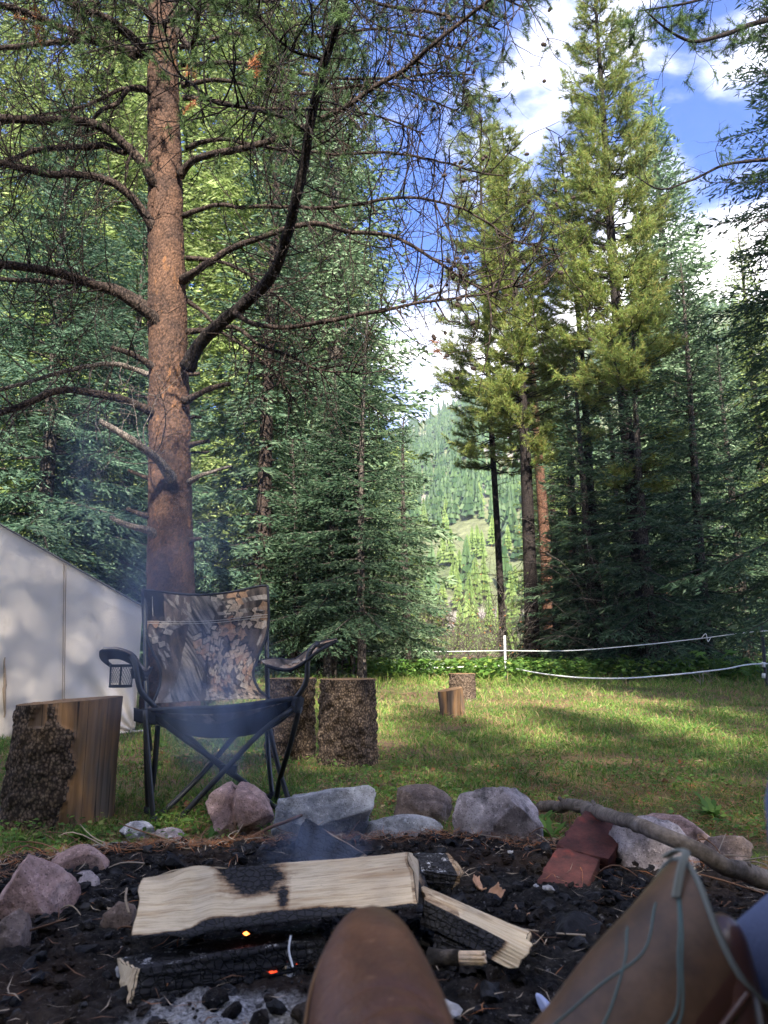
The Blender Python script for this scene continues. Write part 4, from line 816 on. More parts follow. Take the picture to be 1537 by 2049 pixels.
def stone(label, cx, cyb, w_, h_, mat, seed, yaw=0, tilt=(0, 0), deep=.75, planes=8, dz=0.0, cut=.62, crack=0, scale3=None):
    g = G(cx, cyb, max(0, dz)); Yc = g[1]; sx = w_ * Yc / F / 2; hh = h_ * Yc / F; sy = sx * deep; Yc2 = Yc + sy * .45
    v, f = rockv(seed, (1, 1, 1), planes + 3, 5, .2, cut - .06); v = v @ rotm(seed * 1.3, seed * .7, 0).T
    v = v / (v.max(0) - v.min(0)) * 2 * np.array([sx, sy, hh * .62]); v = v @ rotm(rad(tilt[0]), rad(tilt[1]), rad(yaw)).T
    if crack:
        u = v[:, 0] / sx - .05; u = u + .25 * (v[:, 2] / hh) + .08 * vnoise(v * 20, 3); v[:, 2] -= .13 * hh * np.exp(-(u / .07) ** 2) * (v[:, 2] > 0); v[:, 1] += .22 * sy * np.exp(-(u / .09) ** 2) * (v[:, 1] < 0)
    x = P(cx, cyb, Yc2)[0]; zb = dz - hh * .22; v = v - [0, 0, v[:, 2].min()]; b = Buf(); b.add(v + [x, Yc2, zb], f); return solo(b, 'stone', MAT[mat], label, 'stone', group=SGR)
stone('pinkish boulder with a vertical crease directly under the camp chair', 475, 1674, 132, 92, 'st_pink', 2, 5, planes=5, crack=1)
stone('low white stone left of the creased pink boulder', 272, 1684, 66, 34, 'st_white', 3)
stone('flat grey-white stone just right of the low white one', 342, 1688, 64, 26, 'st_pinkw', 4)
stone('large angular grey-white rock in the middle of the back of the ring', 648, 1706, 205, 104, 'st_grey', 6, -6, (0, -8), .7, 12, cut=.5)
stone('dark brown rounded stone standing behind the ring in the grass', 838, 1650, 114, 68, 'st_brown', 7, planes=5)
stone('long rounded grey stone lying lengthwise between the angular rocks', 808, 1704, 158, 62, 'st_grey', 8, 2, deep=.5, planes=3, cut=.75)
stone('angular pink and white granite rock left of the red bricks', 998, 1716, 176, 120, 'st_pinkw', 9, 10, (0, 6), .6, 10, cut=.52)
stone('broad pinkish rock behind the red bricks, blackened at its foot', 1300, 1782, 165, 122, 'st_pinkw', 10, -8, deep=.8, planes=7, cut=.6)
stone('pale smooth stone half hidden behind the long grey pole', 1350, 1702, 150, 58, 'st_pink', 12, planes=5)
stone('low grey stone right of the pole near the picture edge', 1452, 1738, 108, 56, 'st_brown', 13)
stone('big red-pink boulder at the left edge of the fire ring', 62, 1882, 150, 140, 'st_pink', 14, 20, deep=.9, planes=9, cut=.55)
stone('round mauve stone touching the big red-pink boulder', 150, 1790, 108, 82, 'st_pink', 15, planes=5)
stone('small angular stone in front of the round mauve stone', 160, 1822, 66, 62, 'st_pinkw', 16)
stone('grey stone at the lower left corner below the red-pink boulder', 8, 1965, 92, 112, 'st_brown', 17, planes=5)
stone('flat stone sunk in the dirt under the thin stick', 222, 1712, 78, 22, 'st_grey', 18)
stone('small reddish stone among the needles beside the charcoal', 276, 1748, 40, 30, 'st_pink', 19)
stone('rough brown rock behind the left end of the charred log', 240, 1915, 78, 92, 'st_brown', 20, 10, planes=9, cut=.5)
stone('little pinkish pebble in front of the brown rounded stone row', 704, 1704, 30, 30, 'st_pink', 21)
def lump(label, cx, cyb, w_, h_, seed):
    g = G(cx, cyb, .04); s = w_ * g[1] / F / 2; v, f = rockv(seed, (s, s * .8, h_ * g[1] / F / 2), 12, 3, .25, .45); b = Buf(); b.add(v + g + [0, s * .5, h_ * g[1] / F * .3], f); return solo(b, 'coal_lump', MAT['coal'], label, 'charcoal lump', group='large charcoal lumps', smooth=False)
lump('black charcoal lump left of the main split log, near the thin stick', 340, 1752, 56, 46, 31); lump('black charcoal lump behind the split log near the creased boulder', 480, 1722, 60, 34, 32)
for k, (px, py, s, l) in enumerate([(1160, 1900, 110, 'large matte charcoal lump in the open coals below the bricks'), (1010, 2000, 60, 'charcoal lump near the pale broken stick'), (975, 1975, 44, 'small shiny charcoal lump under the pale broken stick'), (1120, 1860, 50, 'charcoal lump close below the lower red brick'), (60, 1985, 60, 'charcoal lump beside the grey corner stone'), (170, 1930, 70, 'charcoal lump between the corner stone and charred log'), (340, 2010, 60, 'charcoal lump in front of the charred log')]):
    lump(l, px, py, s, s * .6, 33 + k)

# ---- bricks
m = M('brick_red', .88, .2); n1 = m.noise(14, 6, .7); n2 = m.noise(90, 5, .75); c = m.ramp(n1, [(.3, (.032, .02, .019)), (.48, (.085, .032, .029)), (.62, (.125, .044, .038)), (.75, (.13, .08, .07))])
c = m.mix(m.ramp(m.noise(7, 4, .6, m.add(m.c, (1, 2, 3))), [(.62, 0), (.7, .7)]), c, (.30, .06, .04)); m.col(m.mix(m.ramp(n2, [(.5, 0), (.75, .5)]), c, (.05, .035, .03))); m.bump(m.mix(.5, n1, n2), .8, .008); MAT['brick'] = m.m
def brick(label, A, B, C, th=.06, seed=0):
    A, B, C = P(*A), P(*B), P(*C); u = B - A; v = C - A; n = nrm(np.cross(u, v)); n = n if n[2] > 0 else -n
    g = 14; b = Buf(); ctr = A + (u + v) / 2 - n * th / 2
    def side(o, e1, e2):
        s, t = np.meshgrid(np.linspace(-1, 1, g), np.linspace(-1, 1, g), indexing='ij'); q = o + s[..., None] * e1 + t[..., None] * e2; i = np.arange(g - 1)[:, None] * g; j = np.arange(g - 1)[None]
        q = q.reshape(-1, 3); lu, lv, ln_ = np.linalg.norm(u) / 2, np.linalg.norm(v) / 2, th / 2
        h = np.stack([q @ nrm(u), q @ nrm(v), q @ n], -1); lim = np.array([lu, lv, ln_]); ex = np.abs(h) / lim; rr = .010
        over = np.maximum(np.abs(h) - (lim - rr), 0); l = np.linalg.norm(over, axis=1, keepdims=True); push = np.where(l > rr, (l - rr) / np.maximum(l, 1e-6), 0) * over
        h = h - np.sign(h) * push; nz = .004 * fbm(h * 60 + seed, 3, seed) + .006 * np.minimum(0, fbm(h * 25 + seed, 3, seed + 2)) * (ex.min(1) > .3); h = h * (1 + nz[:, None] / .05)
        q = h[:, :1] * nrm(u) + h[:, 1:2] * nrm(v) + h[:, 2:] * n; b.add(q + ctr, np.stack([i + j, i + g + j, i + g + j + 1, i + j + 1], -1).reshape(-1, 4))
    for s in (-1, 1): side(n * s * th / 2, u / 2, v / 2); side(nrm(u) * s * np.linalg.norm(u) / 2, v / 2, n * th / 2); side(nrm(v) * s * np.linalg.norm(v) / 2, u / 2, n * th / 2)
    me = b
    o = solo(b, 'brick', MAT['brick'], label, 'brick', group='red bricks on the fire ring', smooth=True); return o
brick('upper red brick leaning on top of the other, under the grey pole', (1111, 1689, 2.14), (1222, 1722, 2.07), (1166, 1618, 2.31), .085, 1)
brick('lower red brick with bright red scuff, sooty at the front', (1069, 1765, 1.98), (1165, 1796, 1.92), (1114, 1690, 2.14), .10, 2)
brick('dark red brick lying beside the boot shaft', (1293, 1792, 1.95), (1395, 1812, 1.90), (1337, 1724, 2.10), .06, 3)
brick('brown-red brick partly behind the boot shaft and under the pole end', (1395, 1805, 1.90), (1500, 1825, 1.86), (1412, 1742, 2.04), .06, 4)

# ---- firewood
def wood_mat(name, pale, mid, dark, crackle=False):
    m = M(name, .75, .25); u = m.attr('u'); v = m.attr('w'); cx = m.n('ShaderNodeCombineXYZ'); m.l(u, cx.inputs[0]); m.l(v, cx.inputs[1])
    vec = m.warp(cx.outputs[0], 4, .006); g1 = m.noise(1, 5, .6, m.map((5, 95, 1), vec=vec)); g2 = m.noise(1, 4, .7, m.map((14, 420, 1), vec=vec)); st = m.noise(3.5, 4, .6, cx.outputs[0])
    c = m.ramp(g1, [(.3, mid), (.52, pale), (.8, tuple(x * 1.08 for x in pale))]); c = m.mix(m.ramp(g2, [(.32, .65), (.52, 0)]), c, tuple(x * .5 for x in mid)); c = m.mix(m.ramp(st, [(.5, 0), (.75, .45)]), c, dark)
    c = m.mix(m.ramp(m.noise(45, 3, .7), [(.72, 0), (.76, .8)]), c, (.10, .06, .04))
    a = m.math('ADD', m.attr(), m.math('ADD', m.math('MULTIPLY', m.math('SUBTRACT', m.noise(26, 6, .75), .5), .7), m.math('MULTIPLY', m.math('SUBTRACT', m.noise(1, 3, .6, m.map((18, 300, 1), vec=vec)), .5), .5))); ch = m.ramp(a, [(.42, 0), (.55, 1)]); sc_ = m.ramp(a, [(.22, 0), (.44, 1)])
    c = m.mix(m.math('MULTIPLY', sc_, .75), c, (.16, .075, .03)); vo = m.vor(75, 'DISTANCE_TO_EDGE'); blk = m.mix(m.ramp(vo, [(.02, 1), (.12, 0)]), (.022, .021, .024), (.004, .004, .004))
    as_ = m.ramp(m.noise(34, 5, .8), [(.56, 0), (.66, 1)]); blk = m.mix(m.math('MULTIPLY', as_, m.math('MULTIPLY', m.attr('ash'), m.ramp(vo, [(.03, 0), (.1, 1)]))), blk, (.45, .44, .45))
    m.col(m.mix(ch, c, blk)); hb = m.mix(ch, m.mix(.5, g1, g2), m.ramp(vo, [(0, 0), (.12, 1)])); m.bump(hb, .6, .005); return m.m
MAT['wood_pale'] = wood_mat('split_wood_pale', (.62, .50, .34), (.40, .27, .15), (.36, .21, .11)); MAT['wood_end'] = MAT['wood_pale']
def split_log(label, Lp, Rp, charf, ashf=None, knot=None, seed=0, nm='firewood_log', rough=.003, extra=None, ej=1.0):
    Lp = np.array([P(*q) for q in Lp]); Rp = np.array([P(*q) for q in Rp]); nS, per = 120, 22; k = len(Lp); s = np.linspace(0, 1, nS)
    def ring(pl):
        o = []
        for i in range(k):
            a, c = pl[i], pl[(i + 1) % k]
            for t in np.linspace(0, 1, per, endpoint=False): o.append(a + (c - a) * t)
        return np.array(o)
    rl, rr_ = ring(Lp), ring(Rp); n = len(rl); V = rl[None] * (1 - s)[:, None, None] + rr_[None] * s[:, None, None]; ctr = V.mean(1, keepdims=True); side = np.repeat(np.arange(k), per)[None] + 0 * s[:, None]; tt = np.tile(np.linspace(0, 1, per, endpoint=False), k)[None] + 0 * s[:, None]
    ax = Rp.mean(0) - Lp.mean(0); Lg = np.linalg.norm(ax); ax = ax / Lg; q = np.stack([s[:, None] * Lg * 3 + 0 * tt, (side + tt) * 1.6, 0 * tt + seed], -1)
    out_ = nrm(V - ctr); V = ctr + (V - ctr) * (1 - .0 * tt[..., None]); V = V + out_ * (rough * 2 * fbm(q * 2, 4, seed) + rough * vnoise(np.stack([s[:, None] * 4 + 0 * tt, (side + tt) * 26, 0 * tt], -1), seed + 3))[..., None]
    if extra is not None: V = V + extra(s[:, None] + 0 * tt, side, tt, out_)
    endj = .006 * ej * vnoise(np.stack([(side + tt) * 5, 0 * tt, 0 * tt + seed], -1), 9); V = V + ax * (endj * (np.abs(s[:, None] - .5) * 2) ** 12)[..., None]
    cm_ = charf(s[:, None] + 0 * tt, side, tt); am = (ashf(s[:, None] + 0 * tt, side, tt) if ashf else 0 * tt); b = Buf(); i = np.arange(nS - 1)[:, None] * n; j = np.arange(n)[None]; j2 = (j + 1) % n
    b.add(V, np.stack([i + j, i + n + j, i + n + j2, i + j2], -1).reshape(-1, 4), 0, cm_.ravel())
    us = [np.repeat(s * Lg, n)]; ws = [((side + tt) * .09).ravel()]; ash = [am.ravel()]
    for e, sg in ((0, 0), (nS - 1, 1)):
        c0 = V[e].mean(0); m_ = 8; rings = np.array([V[e] * (1 - t) + c0 * t for t in np.linspace(0, .999, m_)]); i2 = np.arange(m_ - 1)[:, None] * n
        ff = np.stack([i2 + j, i2 + n + j, i2 + n + j2, i2 + j2], -1).reshape(-1, 4); cc = np.repeat(cm_[e][None], m_, 0) * np.linspace(1, .45, m_)[:, None]
        b.add(rings + ax * (.0015 * (1 if sg else -1)), ff, 0, cc.ravel()); rel = rings.reshape(-1, 3) - c0; us.append(rel[:, 2] * .25); ws.append(rel[:, 1] * 1.2); ash.append(0 * cc.ravel())
    o = solo(b, nm, MAT['wood_pale'], label, 'firewood', group='firewood in the fire ring', smooth=True); setattrf(o, 'u', np.concatenate(us)); setattrf(o, 'w', np.concatenate(ws)); setattrf(o, 'ash', np.concatenate(ash)); return o
def nz2(s, t, f, sd): return fbm(np.stack([s * f, t * f, 0 * s], -1), 4, sd)
# main log: side 0 = face to the camera (top edge -> front lower edge), 1 = underside, 2 = back
def charM(s, sd, t):
    face = np.maximum.reduce([1.15 - np.hypot((s - .40) / .17, (t - .12 - .5 * np.abs(s - .36)) / .50) * 1.0, .95 - np.hypot((s - .30) / .08, (t - .0) / .25), 1.35 - (1.0 - t) / .17 * (1 + 1.8 / (1 + np.exp((s - .17) * 40)) + 1.8 / (1 + np.exp((.80 - s) * 40))) + .2 * np.exp(-((s - .45) / .2) ** 2), .8 - np.hypot((s - .52) / .05, (t - .55) / .5)])
    v = np.where(sd == 0, face, np.where(sd == 1, 1.3, np.where(sd == 2, .7, 1.1 - 2.2 * t))); v = np.where((sd == 0), v + .25 * nz2(s * 3, t, 4, 3), v); v = np.where((s > .985) & (sd == 0), .35, v); return np.clip(v, 0, 1.2)
def knotM(s, sd, t, o):
    k_ = np.exp(-((s - .205) / .045) ** 2); kk = k_ * np.where(sd == 0, (.5 + .5 * (1 - t)), 1 - t) ; up = np.exp(-((s - .19) / .08) ** 2) * np.where(sd == 0, np.clip(1 - t * 1.4, 0, 1), np.where(sd == 3, t, 0))
    dent = np.exp(-((s - .27) / .045) ** 2) * (sd == 0); sl = .012 * np.sin((s - .05) * 9) * np.exp(-((s - .15) / .2) ** 2)
    d = np.zeros(o.shape); d[..., 2] = up * .012 - .006 * np.exp(-((s - .09) / .06) ** 2) * np.where(sd == 0, 1 - t, 0); d[..., 1] = -kk * .020 + dent * .014; return d
split_log('long pale split log with a blackened burn notch lying across the top of the fire', [(284, 1758, 1.53), (258, 1880, 1.39), (290, 1872, 1.52), (305, 1780, 1.62)], [(814, 1703, 1.63), (832, 1816, 1.48), (853, 1800, 1.60), (842, 1730, 1.70)], charM, None, None, 1, extra=knotM, rough=.0022)
def charN(s, sd, t):
    return np.where(sd == 0, np.clip(.35 - s * .3 + (t > .6) * (s < .35) * .6 + .25 * nz2(s, t, 5, 1), 0, .4) + (1 - s) * .0, np.where(sd == 1, np.clip(1.6 - np.maximum(0, s - .60) * 6 - (1 - 0) * .0, 0, 1.2), np.where(sd == 2, 1.1, .5)))
split_log('short pale split log with charred black underside, right of the boot toe', [(846, 1772, 1.60), (852, 1803, 1.50), (846, 1850, 1.50), (860, 1815, 1.64)], [(1057, 1864, 1.44), (1062, 1908, 1.36), (1022, 1940, 1.36), (1062, 1900, 1.46)], charN, None, None, 2, rough=.0025)
split_log('thick charred log crusted with grey ash, supporting the pale log', [(236, 1918, 1.42), (276, 1938, 1.34), (258, 2014, 1.32), (244, 1980, 1.38)], [(620, 1846, 1.60), (650, 1880, 1.47), (650, 1965, 1.45), (660, 1930, 1.58)], lambda s, sd, t: 1.2 * (s > .012) + 0 * t, lambda s, sd, t: np.where(sd == 0, 1.6, .18) + 0 * t, None, 3, rough=.004, ej=.2)
split_log('small burnt board with brown edge propped behind the pale log', [(612, 1640, 2.02), (584, 1722, 1.93), (600, 1728, 1.98), (628, 1648, 2.06)], [(722, 1706, 1.96), (690, 1730, 1.88), (705, 1735, 1.93), (735, 1712, 2.0)], lambda s, sd, t: np.where(sd == 3, .42, 1.1) + 0 * t, lambda s, sd, t: .1 + 0 * t, None, 4, rough=.003)
split_log('square block crackled with white ash behind the right end of the pale log', [(828, 1704, 1.98), (842, 1742, 1.86), (846, 1775, 1.86), (840, 1740, 1.98)], [(896, 1706, 2.0), (922, 1752, 1.86), (906, 1784, 1.86), (926, 1745, 1.98)], lambda s, sd, t: 1.15 - .7 * (s > .93) + 0 * t, lambda s, sd, t: np.where(sd == 0, 2.5, .5) + 0 * t, None, 5, rough=.005)
split_log('charred stub buried in coals under the short right log', [(870, 1850, 1.52), (880, 1880, 1.46), (872, 1905, 1.46)], [(980, 1900, 1.45), (985, 1925, 1.40), (975, 1945, 1.40)], lambda s, sd, t: 1.2 + 0 * t, lambda s, sd, t: .2 + 0 * t, None, 6, rough=.006)
split_log('blackened log end low in the fire to the left of the boot toe', [(560, 1885, 1.52), (566, 1925, 1.44), (570, 1965, 1.42)], [(690, 1880, 1.56), (700, 1920, 1.48), (700, 1960, 1.46)], lambda s, sd, t: 1.2 - .9 * (s < .05) + 0 * t, lambda s, sd, t: 1.3 + 0 * t, None, 7, rough=.008)
# short broken stick with a pale split end
st = thing('broken_stick', 'short bark-covered stick with a pale broken end beside the boot', 'stick', P(865, 1925, 1.36), 'sticks lying about the fire')
b = Buf(); tube(b, [P(858, 1912, 1.37), P(885, 1916, 1.36), P(920, 1916, 1.345)], [.013, .0125, .0125], 12, rough=.08, cap=True); b.build('bark', MAT['bark_grey'], st)
b = Buf(); 
for k in range(9): a = k * .7; o_ = np.array([0, math.cos(a), math.sin(a)]) * .0065; tube(b, [P(918, 1916, 1.345) + o_, P(974 - (k * 7) % 11, 1917, 1.33) + o_ * 1.2], [.0045, .0035], 5, cap=True)
MAT['wood_fresh'] = plain('wood_fresh', (.62, .46, .32), .7, .2, .25, 90); b.build('split_end', MAT['wood_fresh'], st)
def stick(label, pts, w0, w1, mat, n=10):
    c = np.array([p if len(p) == 4 else p for p in pts], float); q = np.array([P(*p) for p in pts]); wr = np.linspace(w0, w1, len(q)) * np.array([p[2] for p in pts]) / F / 2; pp = smooth_path(np.column_stack([q, wr]), 60)
    pp[:, :3] += .006 * np.stack([vnoise(pp[:, :3] * 14, 1), vnoise(pp[:, :3] * 14, 2), vnoise(pp[:, :3] * 14, 3)], -1); b = Buf(); tube(b, pp[:, :3], pp[:, 3], n, rough=.1, cap=True)
    for k in range(5):
        i = R.integers(5, 55); d = nrm(R.normal(size=3)); d[2] = abs(d[2]); tube(b, [pp[i, :3], pp[i, :3] + d * pp[i, 3] * 1.9], [pp[i, 3] * .5, pp[i, 3] * .25], 5, cap=True)
    return solo(b, 'stick', MAT[mat], label, 'stick', group='sticks lying about the fire')
m = M('pole_wood', .85, .2); m.col(m.mix(1.0, m.ramp(m.noise(12, 5, .7), [(.35, (.07, .055, .045)), (.6, (.17, .14, .12)), (.75, (.26, .22, .19))]), m.ramp(m.noise(90, 4), [(.3, .6), (.7, 1.3)]), 'MULTIPLY')); m.bump(m.noise(70, 5, .7), .7, .005); MAT['pole_wood'] = m.m
def GY(px, py, z): return (px, py, float(G(px, py, z)[1]))
stick('thick grey pole lying over the right-hand stones from the bricks to the boot', [GY(1082, 1614, .03), GY(1130, 1612, .07), GY(1190, 1624, .15), GY(1270, 1648, .21), GY(1340, 1680, .23), GY(1420, 1716, .20), GY(1500, 1748, .15), GY(1620, 1800, .06)], 20, 36, 'pole_wood', 12)
stick('long thin brown stick curving across the left stones to the grey-white rock', [GY(-60, 1760, .02), GY(0, 1743, .02), GY(125, 1720, .03), GY(220, 1700, .05), GY(270, 1692, .06), GY(350, 1694, .05), GY(440, 1686, .05), GY(500, 1675, .06), GY(550, 1652, .09), GY(625, 1620, .13)], 11, 6, 'twig_brown', 7)
stick('thin white twig poking up in front of the dark red brick', [(1390, 1735, 1.9), (1368, 1768, 1.88), (1350, 1792, 1.88)], 4, 3, 'twig_pale', 5)
stick('forked pale twig in the coals beside the boot shaft', [GY(1090, 2040, .03), GY(1020, 2035, .05), GY(930, 2046, .04)], 5, 3, 'twig_pale', 5)
stick('thin brown twig pointing at the boot shaft over the coals', [GY(1140, 1910, .05), GY(1190, 1925, .06), GY(1240, 1945, .05)], 6, 4, 'twig_brown', 5)
stick('pale grass stalk standing up against the left end of the pale log', [(252, 1776, 1.6), (250, 1800, 1.58), (256, 1826, 1.56)], 5, 4, 'twig_pale', 5)
MAT['bark_chip'] = plain('bark_chip', (.38, .22, .14), .8, .2, .3, 40)
for k, (px, py, s, l) in enumerate([(985, 1800, 44, 'curled orange bark chip on the coals between block and bricks'), (955, 1772, 30, 'small bark chip next to the ash-white block'), (1045, 1830, 26, 'narrow bark chip below the lower brick')]):
    g = G(px, py, .06); w_ = s * g[1] / F; b = Buf(); u, v_ = np.meshgrid(np.linspace(-1, 1, 12), np.linspace(-1, 1, 7), indexing='ij'); p = np.stack([u * w_ * .6, v_ * w_ * .22 * (1 + .25 * np.sin(u * 5)), .2 * w_ * u ** 2 + .15 * w_ * v_ ** 2 + .004 * vnoise(np.stack([u * 3, v_ * 3, 0 * u], -1), k)], -1) @ rotm(.4, -.3, .7 + k).T
    i = np.arange(11)[:, None] * 7; j = np.arange(6)[None]; b.add(p + g, np.stack([i + j, i + 7 + j, i + 8 + j, i + 1 + j], -1).reshape(-1, 4)); o = solo(b, 'bark_chip', MAT['bark_chip'], l, 'bark chip', group='bark chips in the ashes'); md = o.modifiers.new('thick', 'SOLIDIFY'); md.thickness = .003
# embers
m = M('ember', .8, .2); em = m.ramp(m.noise(70, 4, .7), [(.45, 0), (.62, 1)]); m.col((.02, .01, .01)); m.p.inputs['Emission Color'].default_value = (1, .07, .02, 1); m.l(m.math('MULTIPLY', em, .5), m.p.inputs['Emission Strength']); MAT['ember'] = m.m
for k, (px, py, Y_, s, l) in enumerate([(492, 1868, 1.44, 5, 'bright orange ember at the lower edge of the pale log'), (560, 1905, 1.47, 20, 'dull red glowing coal deep under the pale log'), (578, 1925, 1.45, 15, 'dull red glowing coal right of the deeper one'), (540, 1940, 1.43, 11, 'small red coal at the edge of the ash')]):
    v, f = rockv(80 + k, (s * 1.7 * Y_ / F, s * Y_ / F, s * .6 * Y_ / F), 10, 3, .6, .4); b = Buf(); b.add(v + P(px, py, Y_), f); mm = MAT['ember']
    if k == 0:
        m2 = M('ember_bright', .8); m2.col((.1, .02, .01)); m2.p.inputs['Emission Color'].default_value = (1, .16, .03, 1); m2.p.inputs['Emission Strength'].default_value = 2.2; mm = m2.m
    solo(b, 'ember', mm, l, 'ember', group='glowing embers', smooth=False)
b = Buf(); tube(b, smooth_path([P(582, 1872, 1.36), P(578, 1900, 1.35), P(586, 1935, 1.34)], 10), .0018, 5); MAT['foil'] = plain('ash_thread', (.7, .7, .72), .5, .5); solo(b, 'wire_scrap', MAT['foil'], 'thin whitish wire hanging by the red coals', 'wire scrap')
b = Buf(); g = P(1098, 2022, 1.30); v, f = rockv(91, (.010, .02, .03), 8, 3, .2, .5); b.add(v @ rotm(0, -.6, 0).T + g, f); MAT['scrap'] = plain('plastic_scrap', (.38, .42, .62), .4, .5); solo(b, 'plastic_scrap', MAT['scrap'], 'pale bluish plastic scrap lying in the coals by the boot shaft', 'scrap')

# ================================================================ CAMP CHAIR
R = np.random.default_rng(99)
m = M('black_steel', .38, .5); m.col((.012, .013, .017)); m.bump(m.noise(300, 2), .05, .001); MAT['steel'] = m.m
m = M('black_cloth', .75, .3); m.col(m.mix(m.noise(60, 3), (.010, .012, .018), (.028, .031, .042))); m.bump(m.noise(900, 2), .3, .001); MAT['black_cloth'] = m.m
m = M('camo_print', .8, .2); a = m.n('ShaderNodeAttribute'); a.attribute_name = 'print'; m.col(m.mix(1.0, a.outputs['Color'], m.ramp(m.noise(140, 3), [(.3, .8), (.7, 1.2)]), 'MULTIPLY')); m.bump(m.noise(900, 2), .3, .001); MAT['camo'] = m.m
chair = thing('camping_chair', 'folding camping chair with oak-leaf camouflage cloth and black tube frame', 'chair', (P(450, 1600, 3.05)[0], 3.05, 0))
def camo(U, V, seed=1, nl=95, trunk=True):   # printed pattern: bark, oak leaves, twigs. U,V in metres
    r = np.random.default_rng(seed); c = np.zeros(U.shape + (3,)); z = 0 * U
    n1 = fbm(np.stack([U * 55, V * 9, z], -1), 4, 1); n2 = fbm(np.stack([U * 14, V * 7, z], -1), 4, 2); n3 = vnoise(np.stack([U * 170, V * 35, z], -1), 3)
    t = np.clip(.5 + n1 * .9 + n2 * .5, 0, 1)[..., None]; c[:] = np.array([.025, .022, .022]) * (1 - t) + np.array([.22, .17, .145]) * t
    fl = (fbm(np.stack([U * 60, V * 18, z], -1), 3, 7) > .32) & (n2 > -.1); c[fl] = [.36, .32, .28]
    if trunk:
        for x0, x1, y0, y1, wd in ((.30, .10, .50, .02, .055), (.02, .33, .30, .47, .012), (.0, .2, .55, .42, .010), (.18, .24, .02, .26, .03)):
            s = np.clip(((V - y0) / (y1 - y0)), 0, 1) if abs(y1 - y0) > abs(x1 - x0) else np.clip((U - x0) / (x1 - x0), 0, 1)
            d = np.abs(U - (x0 + (x1 - x0) * s)) if abs(y1 - y0) > abs(x1 - x0) else np.abs(V - (y0 + (y1 - y0) * s)); inn = d < wd * (1 + .3 * n2)
            q = np.clip(.5 + 1.1 * fbm(np.stack([(U + V * .5) * 110, (V - U * .3) * 14, z], -1), 3, 12), 0, 1)[..., None]; cc = np.array([.04, .035, .034]) * (1 - q) + np.array([.40, .35, .31]) * q; c[inn] = cc[inn]
    tones = np.array([[.42, .25, .15], [.58, .45, .34], [.50, .38, .28], [.40, .20, .11], [.66, .56, .45], [.18, .17, .09]])
    for k in range(nl):
        cu = r.uniform(U.min(), U.max()); cv = r.uniform(V.min(), V.max())
        if trunk and cv > .40 and r.random() < .85: continue
        if fbm(np.array([[cu * 5, cv * 5, seed]]), 2, 3)[0] < -.12: continue
        L_ = r.uniform(.032, .062); a_ = r.uniform(0, 6.28); du = U - cu; dv = V - cv; x = (du * math.cos(a_) + dv * math.sin(a_)) / L_; y = (-du * math.sin(a_) + dv * math.cos(a_)) / L_
        y = y + .25 * x * x * r.uniform(-1, 1); env = np.clip(1 - ((x - .1) / 1.05) ** 2, 0, 1) ** .5; w_ = .62 * env * (.55 + .45 * np.cos(x * 7.5 + r.uniform(0, 2))); inn = np.abs(y) < w_
        sh = np.abs(y + .16) < w_ * 1.15; c[sh & ~inn] = c[sh & ~inn] * .25
        tone = tones[r.choice(6, p=[.2, .25, .2, .12, .18, .05])] * r.uniform(.8, 1.15); sd_ = (1 - .22 * (np.abs(y) < .035) - .18 * (np.abs(((np.abs(y) * 1.2 - x) * 3.2) % 1 - .5) < .06))[..., None]; g = (tone * sd_ * (1 + .18 * n3[..., None])); c[inn] = np.broadcast_to(g, c.shape)[inn] * .82 + c[inn] * .3 * (1 + n1[inn][:, None])
    return np.clip(c * .68, 0, 1)
def cloth(name, fn, nu, nv, mat, parent, pr=None, th=.002):
    U, V = np.meshgrid(np.linspace(0, 1, nu), np.linspace(0, 1, nv), indexing='ij'); p = fn(U, V); b = Buf(); i = np.arange(nu - 1)[:, None] * nv; j = np.arange(nv - 1)[None]
    b.add(p, np.stack([i + j, i + nv + j, i + nv + j + 1, i + j + 1], -1).reshape(-1, 4)); o = b.build(name, mat, parent)
    if parent.parent is not None: pass
    if pr is not None: setcol(o, 'print', pr(U, V).reshape(-1, 3))
    md = o.modifiers.new('thickness', 'SOLIDIFY'); md.thickness = th; md.offset = 0; return o
def pxl(l): return np.array([P(*q) for q in l])
def interp_path(l, t): q = smooth_path(pxl(l), 80); tt = np.linspace(0, 1, 80); return np.stack([np.interp(t, tt, q[:, c]) for c in range(3)], -1)
lf = [(286, 1180, 3.42), (286, 1215, 3.41), (288, 1250, 3.39), (304, 1300, 3.36), (321, 1340, 3.34), (319, 1375, 3.32), (306, 1408, 3.26)]
rt = [(536, 1172, 3.48), (538, 1215, 3.46), (536, 1262, 3.43), (518, 1312, 3.40), (507, 1348, 3.38), (517, 1378, 3.36), (540, 1398, 3.33)]
def back_fn(U, V):
    a = interp_path(lf, V); c = interp_path(rt, V); p = a * (1 - U[..., None]) + c * U[..., None]
    bow = np.sin(np.pi * U); p[..., 1] += .07 * bow * (.4 + .6 * V) ; p[..., 2] -= (1 - V) ** 3 * (.030 * np.sin(np.pi * np.clip(U / .95, 0, 1)) ** 1.2)
    p[..., 1] += .014 * fbm(np.stack([U * 3 + V * 1.5, V * 2, 0 * U], -1), 3, 4) - .02 * np.exp(-(((U - V * .5 - .35) / .08) ** 2)) * V * (1 - V) * 2 + .012 * np.sin((U * 2.2 - V * 1.2) * 8) * V * bow * .6; return p
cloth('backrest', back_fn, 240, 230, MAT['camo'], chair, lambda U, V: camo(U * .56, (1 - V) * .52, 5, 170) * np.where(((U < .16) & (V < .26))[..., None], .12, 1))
def edge(name, fn_pts, r_=.006, mat='black_cloth', par=chair):
    b = Buf(); tube(b, fn_pts, r_, 6, cap=True); return b.build(name, MAT[mat], par)
one = np.ones(40); tt = np.linspace(0, 1, 40)
